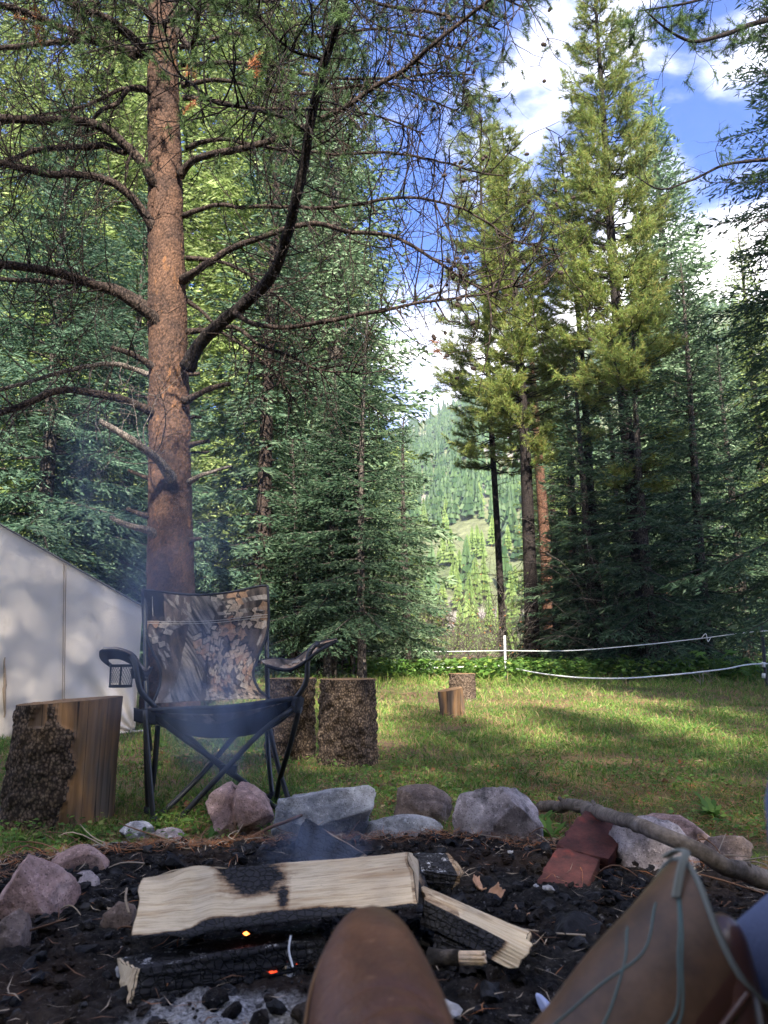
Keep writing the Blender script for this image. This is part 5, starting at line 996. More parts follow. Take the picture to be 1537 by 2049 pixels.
edge('hem', back_fn(tt[:, None], np.zeros((40, 1)))[:, 0]); edge('hem', back_fn(np.zeros((40, 1)), tt[:, None])[:, 0]); edge('hem', back_fn(one[:, None], tt[:, None])[:, 0])
MAT['thread'] = plain('thread_white', (.5, .48, .44), .8, .1)
for dv in (.265, .285): edge('stitching', back_fn(tt[:, None], np.full((40, 1), dv) - .02 * tt[:, None])[:, 0] - [0, .002, 0], .0012, 'thread')
edge('stitching', back_fn(np.full((12, 1), .075), np.linspace(.05, .22, 12)[:, None])[:, 0] - [0, .002, 0], .001, 'thread')
# seat: taut at its corners, sagging
fl = [(285, 1424, 2.88), (350, 1420, 2.89), (450, 1416, 2.92), (560, 1402, 2.97), (604, 1396, 2.99)]
bl = [(306, 1408, 3.26), (360, 1412, 3.3), (450, 1408, 3.33), (520, 1400, 3.34), (540, 1398, 3.33)]
def seat_fn(U, V):
    a = interp_path(fl, U); c = interp_path(bl, U); p = a * (1 - V[..., None]) + c * V[..., None]; p[..., 2] -= .115 * np.sin(np.pi * U) ** .8 * np.sin(np.pi * np.clip(V * .9 + .03, 0, 1)) ** .7 ; return p
cloth('seat', seat_fn, 60, 50, MAT['camo'], chair, lambda U, V: camo(U * .6, V * .42, 8, 60, False))
lo = [(300, 1442, 2.93), (335, 1458, 2.99), (395, 1474, 3.02), (470, 1475, 3.04), (550, 1454, 3.05), (592, 1422, 3.02)]
def drape(U, V):
    a = interp_path(fl, U); c = interp_path(lo, U); p = a * (1 - V[..., None]) + c * V[..., None]; p[..., 1] -= .012 * np.sin(np.pi * V); p[..., 1] += .006 * fbm(np.stack([U * 9, V * 3, 0 * U], -1), 3, 6); return p
cloth('seat_front', drape, 60, 14, MAT['black_cloth'], chair); edge('hem', interp_path(fl, tt) + [0, -.003, .003], .009)
cloth('seat_pocket', lambda U, V: interp_path([(268, 1416, 2.9), (290, 1420, 2.87), (312, 1424, 2.89)], U) + V[..., None] * np.array([.0, .01, -.05]) + np.stack([0 * U, -.014 * np.sin(np.pi * U), 0 * U], -1), 14, 6, MAT['black_cloth'], chair)
cloth('seat_pocket', lambda U, V: interp_path([(578, 1394, 3.0), (598, 1394, 2.97), (609, 1396, 3.02)], U) + V[..., None] * np.array([-.01, .01, -.06]) + np.stack([0 * U, -.014 * np.sin(np.pi * U), 0 * U], -1), 14, 6, MAT['black_cloth'], chair)
def leg(name, pts, r_=.0105, foot=True):
    b = Buf(); tube(b, smooth_path(pxl(pts), 12), r_, 10, cap=True); o = b.build(name, MAT['steel'], chair)
    if foot:
        q = pxl(pts)[-1]; d = nrm(q - pxl(pts)[-2]); f_ = Buf(); tube(f_, [q - d * .03, q + d * .006], [.0135, .015], 10, cap=True); f = f_.build('foot_cap', MAT['black_cloth'], o, off=tuple(chair.location)); 
    return o
leg('leg', [(290, 1420, 2.86), (298, 1530, 2.85), (308, 1652, 2.84)]); leg('leg', [(316, 1452, 2.97), (308, 1550, 2.97), (297, 1632, 2.97)])
leg('leg', [(291, 1440, 2.9), (293, 1540, 2.93), (296, 1630, 2.96)], .009)
leg('cross_bar', [(590, 1415, 2.98), (531, 1458, 2.95), (440, 1552, 2.91), (346, 1652, 2.87)]); leg('cross_bar', [(296, 1420, 2.90), (336, 1454, 2.93), (456, 1540, 2.97), (574, 1634, 3.0)])
leg('cross_bar', [(530, 1410, 3.3), (469, 1474, 3.2), (396, 1558, 3.08), (317, 1636, 2.98)]); leg('cross_bar', [(310, 1420, 2.98), (360, 1458, 3.02), (430, 1524, 3.09), (545, 1602, 3.2)])
leg('cross_bar', [(600, 1415, 3.0), (578, 1500, 3.06), (560, 1560, 3.14), (552, 1605, 3.22)]); leg('cross_bar', [(538, 1450, 3.3), (556, 1530, 3.18), (586, 1626, 3.03)])
leg('leg', [(534, 1450, 3.33), (538, 1520, 3.29), (546, 1600, 3.25)])
b = Buf(); box(b, P(457, 1538, 2.93), (.062, .03, .028), rotm(0, .06, 0)); b.build('hub', MAT['steel'], chair, smooth=False)
leg('back_post', [(290, 1185, 3.43), (291, 1290, 3.37), (294, 1410, 3.3), (300, 1500, 3.1)], .0105, False); leg('back_post', [(535, 1180, 3.49), (534, 1290, 3.44), (536, 1400, 3.37), (538, 1470, 3.3)], .0105, False)
leg('arm_tube', [(312, 1416, 2.9), (300, 1404, 2.88), (283, 1385, 2.87), (274, 1350, 2.87), (270, 1326, 2.88), (262, 1312, 2.89)], .0105, False)
leg('arm_tube', [(590, 1398, 2.98), (602, 1384, 2.97), (613, 1362, 2.97), (616, 1322, 2.97), (622, 1300, 2.98), (636, 1286, 3.0)], .0105, False)
# right armrest: strip from the back post out over the bent tube
ra_t = [(522, 1322, 3.38), (545, 1318, 3.34), (590, 1319, 3.26), (612, 1304, 3.2), (640, 1286, 3.14), (674, 1279, 3.1)]; ra_b = [(534, 1332, 3.0), (552, 1338, 3.0), (580, 1340, 2.99), (606, 1328, 2.97), (636, 1304, 2.96), (672, 1283, 3.0)]
cloth('armrest', lambda U, V: interp_path(ra_t, U) * (1 - V[..., None]) + interp_path(ra_b, U) * V[..., None] + [0, 0, .0], 70, 30, MAT['camo'], chair, lambda U, V: camo(U * .35, V * .14, 13, 60, False))
edge('hem', interp_path(ra_t, tt), .006); edge('hem', interp_path(ra_b, tt), .0075)
b = Buf(); box(b, P(655, 1284, 3.03) - [0, 0, .008], (.085, .10, .008), rotm(0, -.25, 0)); b.build('armrest_underside', MAT['black_cloth'], chair, smooth=False)
# left armrest with cup-holder ring
la_o = [(292, 1362, 3.0), (280, 1333, 2.96), (262, 1311, 2.9), (232, 1300, 2.86), (208, 1299, 2.88), (200, 1306, 2.95), (204, 1320, 3.0), (220, 1334, 3.02)]
la_i = [(268, 1352, 3.05), (266, 1338, 3.0), (258, 1327, 2.93), (236, 1318, 2.89), (222, 1318, 2.9), (216, 1322, 2.95), (218, 1326, 2.99), (226, 1332, 3.02)]
cloth('armrest', lambda U, V: interp_path(la_o, U) * (1 - V[..., None]) + interp_path(la_i, U) * V[..., None], 60, 10, MAT['black_cloth'], chair, None, .008)
cloth('armrest_top', lambda U, V: interp_path([(206, 1298, 2.92), (232, 1297, 2.94), (262, 1306, 2.97), (284, 1332, 3.05), (300, 1334, 3.35)], U) * (1 - V[..., None]) + interp_path([(206, 1301, 2.87), (232, 1301, 2.86), (260, 1311, 2.88), (278, 1334, 2.95), (300, 1340, 3.3)], U) * V[..., None] + [0, 0, .004], 50, 16, MAT['camo'], chair, lambda U, V: camo(U * .35, V * .12, 17, 60, False))
cloth('armrest_strap', lambda U, V: interp_path([(262, 1338, 3.0), (280, 1340, 3.1), (306, 1334, 3.33)], U) * (1 - V[..., None]) + interp_path([(264, 1358, 2.98), (284, 1356, 3.05), (300, 1348, 3.3)], U) * V[..., None], 20, 8, MAT['black_cloth'], chair, None, .004)
cc_ = P(245, 1332, 2.93); r0 = .043
cup = Buf(); an = np.linspace(0, 2 * math.pi, 40); ringp = cc_ + np.stack([np.cos(an) * r0, np.sin(an) * r0, 0 * an], -1); tube(cup, ringp, .0055, 6); cuph = cup.build('cup_holder', MAT['black_cloth'], chair)
cup = Buf(); bot = cc_ - [.002, 0, .078]; tube(cup, bot + np.stack([np.cos(an) * r0 * .92, np.sin(an) * r0 * .92, 0 * an], -1), .0045, 6)
for k in range(26):
    for sgn in (-1, 1):
        t = np.linspace(0, 1, 8); a0 = k / 26 * 6.283 + sgn * t * 1.1; tube(cup, cc_ + np.stack([np.cos(a0) * r0 * (1 - .08 * t), np.sin(a0) * r0 * (1 - .08 * t), -.078 * t], -1), .0006, 3)
for k in range(9):
    o_ = (k - 4) / 4.5 * r0 * .92; h_ = math.sqrt(max(0, (r0 * .92) ** 2 - o_ ** 2)); tube(cup, [bot + [o_, -h_, 0], bot + [o_, h_, 0]], .0006, 3); tube(cup, [bot + [-h_, o_, 0], bot + [h_, o_, 0]], .0006, 3)
for a0 in (-1.3, 2.0, 3.6): tube(cup, [cc_ + [math.cos(a0) * r0, math.sin(a0) * r0, 0], bot + [math.cos(a0) * r0 * .92, math.sin(a0) * r0 * .92, 0]], .003, 5)
cup.build('mesh_basket', MAT['black_cloth'], cuph, off=tuple(chair.location))

# ================================================================ ROPE FENCE
MAT['white_paint'] = plain('white_plastic', (.75, .76, .74), .5, .4); MAT['dark_post'] = plain('dark_post', (.03, .032, .035), .6, .3)
fence = thing('rope_fence', 'low fence of white tape and thin cord across the far edge of the meadow', 'fence', (P(1010, 1350, 16.5)[0], 16.5, 0))
def post(px, ytop, Yd, r_, mat, lean=0):
    x = P(px, 1300, Yd)[0]; top = P(px + lean, ytop, Yd); b = Buf(); tube(b, [(x, Yd, -.1), (x, Yd, .02), tuple(top)], r_, 8, cap=True); return b.build('post', MAT[mat], fence)
post(1010, 1272, 16.5, .022, 'white_paint'); po = post(1527, 1218, 13.6, .03, 'dark_post', -6); post(690, 1285, 18.5, .02, 'white_paint')
for yy in (1330, 1352): b = Buf(); tube(b, [P(1528, yy - 5, 13.56), P(1528, yy + 5, 13.56)], .032, 8, cap=True); b.build('reflective_band', MAT['white_paint'], fence)
def rope(pts, r_, flat=1):
    c = smooth_path(pxl(pts), 60); b = Buf(); tube(b, c, r_, 5); o = b.build('rope', MAT['white_paint'], fence)
rope([(560, 1345, 19.5), (690, 1339, 18.5), (765, 1340, 18), (880, 1336, 17.2), (1010, 1332, 16.48)], .017); rope([(1010, 1333, 16.48), (1040, 1340, 15.6), (1100, 1350, 14.2), (1180, 1357, 12.9), (1260, 1357, 12.2), (1350, 1350, 12.2), (1440, 1340, 12.6), (1527, 1328, 13.55), (1700, 1332, 13)], .013)
rope([(560, 1305, 19.5), (690, 1303, 18.5), (850, 1304, 17.4), (1010, 1302, 16.48)], .008); rope([(1010, 1302, 16.48), (1140, 1302, 15.7), (1280, 1291, 14.8), (1400, 1278, 14.1), (1524, 1263, 13.55), (1700, 1262, 13)], .009)
b = Buf(); tube(b, smooth_path([P(1404, 1277, 14.05), P(1412, 1268, 14.0), P(1417, 1284, 14.0), P(1422, 1276, 14.0)], 16), .008, 5); b.build('rope_knot', MAT['white_paint'], fence)
def sub_pieces(): pass

# ================================================================ GRASS AND UNDERGROWTH
R = np.random.default_rng(123)
def in_pit(x, y): return ((x - PIT[0]) / (PIT[2] * 1.0)) ** 2 + ((y - PIT[1]) / (PIT[3] * 1.0)) ** 2 < 1.0
def grass(n, y0, y1, h0, h1, wd, name, mats, label, wts=None, dens=None, ratio=.62, pw=1.0, xf=None):
    y = np.exp(R.uniform(math.log(y0), math.log(y1), n)) if pw == 1 else y0 + (y1 - y0) * R.random(n); x = (R.uniform(-ratio, ratio, n) * (y + .6)) if xf is None else xf(n, y)
    p = np.stack([x, y, 0 * x], -1); dn = fbm(p * 1.6, 3, 60) * .6 + fbm(p * 5, 3, 61) * .6 + .5 + (dens(x, y) if dens else 0); keep = (R.random(n) < np.clip(dn * 1.3, .06, 1)) & ~in_pit(x, y)
    x, y = x[keep], y[keep]; n = len(x); nb_ = 1; z = gz(x, y); base = np.stack([x, y, z - .004], -1); h = R.uniform(h0, h1, n) * (.6 + .8 * np.clip(dn[keep], 0, 1)); a = R.uniform(0, 6.28, n); ln = R.uniform(.1, 1.1, n)
    d = np.stack([np.cos(a) * ln, np.sin(a) * ln, np.ones(n)], -1); d /= np.linalg.norm(d, axis=1, keepdims=True); w_ = (wd * (1 + y * .12))[:, None] * R.uniform(.6, 1.3, (n, 1)); s = nrm(np.cross(d, R.normal(size=(n, 3)))) * w_
    mid = base + d * (h * .55)[:, None]; tip = base + d * h[:, None] + np.stack([np.cos(a), np.sin(a), -.45 + 0 * a], -1) * (h * ln * .35)[:, None]
    v = np.stack([base - s, base + s, mid + s * .8, mid - s * .8, tip], 1).reshape(-1, 3); b = Buf(); i = np.arange(n)[:, None] * 5; mi = R.choice(len(mats), n, p=wts)
    b.v.append(v); b.a.append(np.zeros(len(v))); b.n = len(v); q = i + [[0, 1, 2, 3]]; t = i + [[3, 2, 4]]
    for k in range(len(mats)): b.more(q[mi == k], k); b.more(t[mi == k], k)
    tag(b.build(name, [MAT[q_] for q_ in mats], smooth=False, kind='stuff'), label, 'grass', kind='stuff')
MAT['grass_dark'] = leaf_mat('grass_dark', [(.05, .12, .024), (.08, .17, .035), (.13, .22, .048)], .35, .5)
nearpit = lambda x, y: np.where(y < 3.2, -.15, 0) + .1
grass(120000, 2.3, 9, .012, .05, .0016, 'grass', ['grass', 'grass_dark', 'grass_dry'], 'short green grass around the chair and stumps', [.42, .42, .16], nearpit)
grass(90000, 5, 24, .02, .085, .0020, 'grass', ['grass', 'grass_dark', 'grass_dry'], 'short mown grass of the open meadow', [.45, .30, .25])
grass(45000, 10, 24, .05, .20, .0024, 'tall_grass', ['grass', 'leaf_yellow', 'grass_dry', 'leaf_green'], 'taller sunlit grass below the trees at the far edge of the meadow', [.35, .25, .2, .2], lambda x, y: np.clip((y - 14.0) / 3, -.6, .4), .64)
def clover(n, y0, y1, s, name, label, mats, hh=(.008, .05), dens=0.0, xf=None, ratio=.62, pitok=False, wts=None):
    y = np.exp(R.uniform(math.log(y0), math.log(y1), n)); x = R.uniform(-ratio, ratio, n) * (y + .6) if xf is None else xf(n, y); p = np.stack([x, y, 0 * x], -1)
    keep = (fbm(p * 2.2, 3, 71) + dens > 0) & (~in_pit(x, y) | pitok); x, y = x[keep], y[keep]; n = len(x); c = np.stack([x, y, gz(x, y) + R.uniform(*hh, n)], -1); d = R.normal(size=(n, 3)) * [1, 1, .3]
    sc = s * R.uniform(.5, 1.3, n); b = Buf(); d = nrm(d); nn_ = nrm(np.array([0, 0, 1.]) + R.normal(size=(n, 3)) * .4); s_ = nrm(np.cross(d, nn_)); mid = c + d * (sc * .5)[:, None]; tip = c + d * sc[:, None] - [0, 0, 1] * (sc * .15)[:, None]
    v = np.stack([c, mid + s_ * (sc * .32)[:, None], tip, mid - s_ * (sc * .32)[:, None]], 1).reshape(-1, 3); ids = np.arange(n)[:, None] * 4 + [[0, 1, 2, 3]]; mi = R.choice(len(mats), n, p=wts); b.v.append(v); b.a.append(np.zeros(len(v))); b.n = len(v)
    for k in range(len(mats)): b.more(np.concatenate([ids[mi == k][:, [0, 1, 2]], ids[mi == k][:, [0, 2, 3]]]), k)
    tag(b.build(name, [MAT[q] for q in mats], smooth=False, kind='stuff'), label, 'ground cover', kind='stuff')
clover(26000, 2.3, 8, .022, 'clover', 'small clover and weed leaves in the short grass', ['leaf_green', 'grass_dark', 'grass'], dens=.02)
clover(9000, 2.2, 9, .03, 'leaf_litter', 'fallen dry leaves and bark bits in the grass', ['brown_needle', 'grass_dry', 'twig_brown'], (.003, .012), -.05)
ux = lambda n, y: R.uniform(-.05, .62, n) * y
clover(26000, 15.2, 22, .13, 'undergrowth', 'leafy green undergrowth along the foot of the forest', ['leaf_green', 'leaf_yellow', 'grass_dark'], (.03, .42), .12, xf=ux, wts=[.45, .2, .35])
clover(9000, 15.5, 19, .10, 'undergrowth', 'weeds beneath the young spruces', ['leaf_green', 'leaf_yellow', 'grass_dark'], (.02, .3), .05, xf=lambda n, y: R.uniform(-.5, .05, n) * y, wts=[.35, .15, .5])
def lobed_leaf(b, c, d, s, m=0):     # broad five-lobed leaf on a stalk
    n = np.array([0, 0, 1.]) + R.normal(size=3) * .3; n = nrm(n); d = nrm(d - n * (d @ n)); t = np.cross(n, d); an = np.linspace(-2.6, 2.6, 15); r_ = s * np.array([.25, .6, .35, .85, .45, 1.0, .5, 1.15, .5, 1.0, .45, .85, .35, .6, .25])
    rim = c + np.outer(np.cos(an) * r_, d) + np.outer(np.sin(an) * r_, t) - np.outer(r_ * .2, n); k = b.n; b.add(np.concatenate([[c], rim]), np.array([[0, i, i + 1] for i in range(1, 15)]), m)
def herb(label, px, Y, h, nl, s, mat='leaf_green', cat='plant', py=None):
    g = np.array(gx(px, Y)); o = thing('leafy_plant', label, cat, g, 'leafy plants in the undergrowth'); b = Buf(); sb = Buf()
    for k in range(nl):
        a = R.uniform(0, 6.28); l = h * R.uniform(.5, 1.1); top = g + np.array([math.cos(a) * l * .5, math.sin(a) * l * .5, l]); tube(sb, smooth_path([g, g + [0, 0, l * .5], top], 6), .004 * h / .3, 4); lobed_leaf(b, top, np.array([math.cos(a), math.sin(a), 0]), s * R.uniform(.6, 1.1))
    sb.build('stem', MAT['grass_dark'], o); b.build('foliage', MAT[mat], o, smooth=False, kind='stuff')
for px, Y, h, nl, s, l in [(1240, 16.2, .5, 8, .22, 'broad-leaved plant in front of the tallest pine'), (1380, 15.6, .55, 12, .20, 'broad-leaved plant left of the rope knot'), (1430, 15.2, .6, 14, .2, 'large broad-leaved clump under the rope knot'), (1470, 15.8, .5, 10, .2, 'broad-leaved plant between rope knot and dark post'), (1500, 14.6, .4, 10, .18, 'broad-leaved plant just left of the dark fence post'), (990, 17.5, .5, 9, .2, 'bright broad-leaved plant beside the white fence post'), (900, 17.8, .4, 8, .16, 'sunlit leafy plant left of the white fence post'), (1120, 17.8, .3, 8, .16, 'leafy plant right of the bare-trunked pine'), (820, 17.6, .35, 8, .15, 'sunlit leafy plant at the right edge of the young spruces'), (1060, 15.5, .2, 7, .1, 'low weed in the sunlit grass right of the white post')]: herb(l, px, Y, h, nl, s, 'leaf_yellow' if px in (990, 900, 820) else 'leaf_green')
for px, py, s, l in [(1100, 1690, .05, 'dandelion leaves between the pink granite rock and the bricks'), (1085, 1650, .04, 'weed growing behind the right end of the pink granite rock'), (560, 1640, .03, 'small weed by the right foot of the camp chair'), (420, 1690, .03, 'low weed in front of the creased pink boulder'), (310, 1672, .03, 'weed between the two small pale stones'), (160, 1690, .04, 'weed patch left of the flat sunk stone'), (850, 1660, .03, 'weed in front of the dark brown rounded stone'), (1430, 1640, .05, 'weed behind the right-hand stones')]:
    g = G(px, py, .0); o = thing('weed', l, 'weed', (g[0], g[1], 0), 'weeds around the fire ring'); b = Buf()
    for k in range(22 if s > .035 else 12):
        a = R.uniform(0, 6.28); d = np.array([math.cos(a), math.sin(a), R.uniform(.25, 1.2)]); L_ = s * R.uniform(1, 2.2); q = smooth_path([g + [0, 0, .0], g + d * L_ * .6, g + d * L_ - [0, 0, L_ * .25]], 8); w_ = np.array([.15, .5, .8, 1, .9, .8, .5, .05]) * s * .22; sd = nrm(np.cross(d, [0, 0, 1])); 
        zig = 1 + .3 * np.array([0, 1, -1, 1, -1, 1, -1, 0]); v = np.stack([q + sd * (w_ * zig)[:, None], q - sd * (w_ * zig)[:, None]], 1).reshape(-1, 3); b.add(v, [[2 * i, 2 * i + 1, 2 * i + 3, 2 * i + 2] for i in range(7)])
    b.build('leaves', MAT['leaf_green'], o, smooth=False)
def bare_shrub(label, px, Y, h, n, spread, mat='twig_pale', name='bare_shrub'):
    g = np.array(gx(px, Y)); o = thing(name, label, 'shrub', g, 'bare shrubs in the sunlit gap'); b = Buf(); st = []
    for k in range(n): twig(b, g + [R.normal() * .25 * spread, R.normal() * .2, 0], np.array([R.normal() * spread, R.normal() * .5, 1.3]), h * R.uniform(.6, 1.2), .012, 0, R.choice([-.08, .0, .05]), st)
    b.build('stems', MAT[mat], o)
    c = Buf(); it = [s for s in st if R.random() < .5]; 
    if it: cards(c, np.array([s[0] for s in it]), np.array([s[1] for s in it]), np.full(len(it), .06), np.full(len(it), .025)); c.build('leaves', MAT['brown_needle' if R.random() < .5 else 'leaf_yellow'], o, smooth=False, kind='stuff')
bare_shrub('tangled bare reddish shrub in the sunlit gap left of the white post', 880, 19, 1.9, 60, .9, 'deadwood'); bare_shrub('thin bare shrub directly behind the white fence post', 960, 20, 2.2, 50, .7, 'deadwood'); bare_shrub('wispy bare shrub against the foot of the bare-trunked pine', 1030, 21.5, 3.2, 40, .5, 'bark_grey'); bare_shrub('bare twiggy bush beside the right edge of the young spruces', 810, 18.6, 1.7, 40, .8, 'deadwood')
bare_shrub('small dead pale branch sticking up out of the far meadow grass', 1400, 14.2, .35, 5, .5, 'twig_pale', 'dead_branch')
bare_shrub('grey dead shrub stems rising before the dark spruces', 1250, 17.2, 3.4, 16, .35, 'deadwood')

# ================================================================ THE SITTER'S BOOTS AND LEGS
m = M('boot_leather', .5, .35); n1 = m.noise(14, 5, .6); n2 = m.noise(4, 3); c = m.mix(m.ramp(n1, [(.35, 0), (.7, 1)]), (.048, .017, .008), (.17, .066, .024)); c = m.mix(m.ramp(n2, [(.5, 0), (.66, .6)]), c, (.30, .15, .07)); c = m.mix(m.ramp(m.noise(22, 5, .7, m.add(m.c, (3, 1, 2))), [(.52, 0), (.66, .7)]), c, (.07, .028, .018)); c = m.mix(m.ramp(m.noise(1, 4, .6, m.map((60, 260, 60))), [(.62, 0), (.7, .5)]), c, (.38, .22, .12)); m.col(c); m.bump(m.mix(.6, m.vor(260), m.noise(40, 6, .7)), .45, .003); MAT['boot_leather'] = m.m
m = M('shaft_leather', .5, .4); c = m.mix(m.ramp(m.noise(16, 5, .7), [(.35, 0), (.65, 1)]), (.040, .020, .011), (.125, .066, .034)); m.col(c); m.bump(m.noise(80, 5), .3, .002); MAT['shaft_leather'] = m.m
m = M('dark_leather', .28, .6); m.col(m.mix(m.noise(20, 4), (.05, .02, .014), (.10, .042, .028))); m.bump(m.noise(60, 4), .2, .002); MAT['dark_leather'] = m.m
m = M('denim', .9, .1); m.col(m.mix(m.noise(600, 2, .5, m.map((1, 1, .1))), (.075, .095, .17), (.16, .19, .30))); m.bump(m.noise(700, 2), .4, .001); MAT['denim'] = m.m
MAT['sole'] = plain('sole_rubber', (.018, .013, .011), .7, .3); MAT['stitch_tan'] = plain('stitch_tan', (.24, .13, .06), .7, .2); MAT['stitch_teal'] = plain('stitch_teal', (.10, .16, .155), .8, .2); MAT['strap'] = plain('pull_strap', (.16, .17, .15), .8, .2)
sitter = thing('person', 'seated person in blue jeans and brown leather cowboy boots, only the legs in view', 'person', (.1, .35, 0))
# legs: one continuous denim body from hips to shins
def leg_curve(): pass
body = Buf()
hipL, hipR = np.array([-.10, -.45, .30]), np.array([.16, -.45, .30])
kneeL = np.array([.02, .06, .33]); ankL = np.array([.035, .36, .335])
pkR = P(1765, 1715, .50); kneeR = pkR + [0.0, -.03, 0.02]
for pts, rr in (([hipL, (hipL + kneeL) / 2, kneeL, ankL * .5 + kneeL * .5, ankL + [0, -.03, 0]], [.085, .08, .062, .056, .05]), ([hipR, (hipR + kneeR) / 2 + [.03, 0, .0], kneeR, kneeR * .45 + P(1600, 1960, .62) * .55 + [.02, 0, 0], P(1440, 2060, .59)], [.09, .085, .078, .055, .045])):
    pp = smooth_path(np.column_stack([np.array(pts), rr]), 50); q = pp[:, :3] * 14; tube(body, pp[:, :3], pp[:, 3] + .004 * fbm(q, 3, 2), 28, cap=True)
v, f = ico(3); body.add(v * [.21, .15, .12] + (hipL + hipR) / 2, f)
body.build('jeans', MAT['denim'], sitter)
# left boot: lofted foot, toe away from the camera
sec = [(0.0, 745, 1812, .640, .002, .002), (.02, 745, 1812.5, .637, .014, .010), (.06, 744, 1816, .630, .024, .018), (.12, 744, 1823, .618, .0315, .026), (.22, 746, 1842, .598, .0385, .034), (.36, 752, 1878, .570, .0445, .041), (.5, 761, 1918, .543, .0480, .048), (.66, 772, 1966, .516, .0500, .056), (.82, 784, 2020, .490, .0500, .064), (1.0, 798, 2090, .460, .0480, .072), (1.2, 812, 2190, .425, .048, .08), (1.45, 830, 2330, .385, .052, .09)]
tops = np.array([P(px, py, Y) for _, px, py, Y, _, _ in sec]); par = np.column_stack([tops, [s[4] for s in sec], [s[5] for s in sec]]); pp = smooth_path(par, 110); pp[:, 3:] = np.abs(pp[:, 3:])
n = 64; th = np.arange(n) * 2 * math.pi / n; V = []; WL = []
for q in pp:
    a, h = q[3], q[4]; cx_, sx_ = np.cos(th), np.sin(th); X_ = a * np.sign(cx_) * np.abs(cx_) ** .85; Z_ = np.where(sx_ > 0, h * np.abs(sx_) ** .95, -.004 * np.abs(sx_) ** .5); V.append(q[:3] + np.stack([X_, 0 * X_, Z_ - h], -1)); WL.append((q[:3] + [-a - .0045, 0, -h - .001], q[:3] + [a + .0045, 0, -h - .001]))
V = np.array(V); V += (.0012 * fbm(V * 40, 3, 4) + .0012 * np.sin(V[..., 1:2] * 0)[..., 0])[..., None] * [0, 0, 1]; 
V[..., 2] -= .0018 * np.exp(-(((V[..., 1] - .515) + .9 * (V[..., 0] - .0) ** 2 * 12) / .0022) ** 2); cr = .0024 * np.sin((V[..., 1] * 1.0 + .25 * (V[..., 0] - .02) ** 2 * 40) * 300) * np.exp(-((V[..., 1] - .475) / .022) ** 2); V[..., 2] += cr
b = Buf(); k = len(V); i = np.arange(k - 1)[:, None] * n; j = np.arange(n)[None]; j2 = (j + 1) % n; b.add(V, np.stack([i + j, i + j2, i + n + j2, i + n + j], -1).reshape(-1, 4)); boot = b.build('boot', MAT['boot_leather'], sitter); boot['label'] = 'brown leather boot pointing at the fire'
WLa = np.array(WL); out_ = np.concatenate([WLa[::-1, 0], WLa[:, 1]]); outl = smooth_path(out_, 160)
sb = Buf(); th_ = .011; m_ = len(WLa); top_ = WLa + [0, 0, .001]; bt = WLa - [0, 0, th_]
vv = np.concatenate([top_[:, 0], top_[:, 1], bt[:, 1], bt[:, 0]]); i = np.arange(m_ - 1)
fs = [np.stack([i + a * m_, i + 1 + a * m_, i + 1 + c_ * m_, i + c_ * m_], -1) for a, c_ in ((0, 1), (1, 2), (2, 3), (3, 0))]; sb.add(vv, np.concatenate(fs)); sb.more([[0, m_, 2 * m_, 3 * m_]]); sb.build('sole', MAT['sole'], boot, smooth=False, off=tuple(sitter.location))
sb = Buf(); inn = np.concatenate([(WLa[::-1, 0] + [.0022, 0, .0015])[:-2], (WLa[:, 1] + [-.0022, 0, .0015])[2:]]); tube(sb, smooth_path(inn, 200), .0009, 5); sb.build('welt_stitching', MAT['stitch_tan'], boot, off=tuple(sitter.location))
# right boot shaft
A0 = P(1135, 2300, .55); A1 = P(1455, 1880, .58); axs = nrm(A1 - A0); Ls = np.linalg.norm(A1 - A0); sdx = nrm(np.cross(axs, [0, 1, 0])); fdx = np.cross(sdx, axs); sdx = -sdx; n = 72; an = np.arange(n) * 2 * math.pi / n
def shaft_pt(a, t, off=0.0):      # a: 0 = right silhouette, pi = left silhouette, -pi/2 faces the camera
    rim = .020 * np.cos(2 * a) - .004; L_ = Ls + rim; r_ = .058 + .004 * np.sin(t * 3) + .012 * np.clip(.3 - t, 0, 1) + off; r_ = r_ * (1 + .05 * vnoise(np.stack([np.cos(a) * 1.5, np.sin(a) * 1.5, t * 4], -1), 4) * .6)
    return A0 + axs * (L_ * t)[..., None] + sdx * (np.cos(a) * r_)[..., None] + fdx * (np.sin(a) * r_ * .9)[..., None]
T = np.linspace(-.25, 1, 50); Tg, Ag = np.meshgrid(T, an, indexing='ij'); V = shaft_pt(Ag, Tg); Vi = shaft_pt(Ag, Tg, -.004)[::-1]
V = np.concatenate([V, Vi[:20]]); b = Buf(); k = len(V); i = np.arange(k - 1)[:, None] * n; j = np.arange(n)[None]; j2 = (j + 1) % n; F4 = np.stack([i + j, i + j2, i + n + j2, i + n + j], -1).reshape(-1, 4)
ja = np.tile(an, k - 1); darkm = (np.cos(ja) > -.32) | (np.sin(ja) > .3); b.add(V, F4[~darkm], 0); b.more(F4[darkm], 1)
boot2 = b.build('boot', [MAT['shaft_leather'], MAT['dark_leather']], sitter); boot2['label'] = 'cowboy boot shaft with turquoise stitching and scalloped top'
off_s = tuple(sitter.location)
def on_shaft(name, apts, r_, mat, o=.0015):
    q = smooth_path(np.column_stack([np.array(apts), np.zeros(len(apts))]), 60); p = shaft_pt(q[:, 0], q[:, 1], o); b = Buf(); tube(b, p, r_, 6); b.build(name, MAT[mat], boot2, off=off_s)
pi = math.pi
on_shaft('rim_piping', [(a, .995) for a in np.linspace(-pi, pi, 40)], .0022, 'strap', 0)
for da in (0, .07): on_shaft('stitching', [(-2.05 + da, .22), (-2.1 + da, .45), (-2.0 + da, .62), (-2.35 + da, .80), (-2.9 + da, .92)], .0007, 'stitch_teal', .0002)
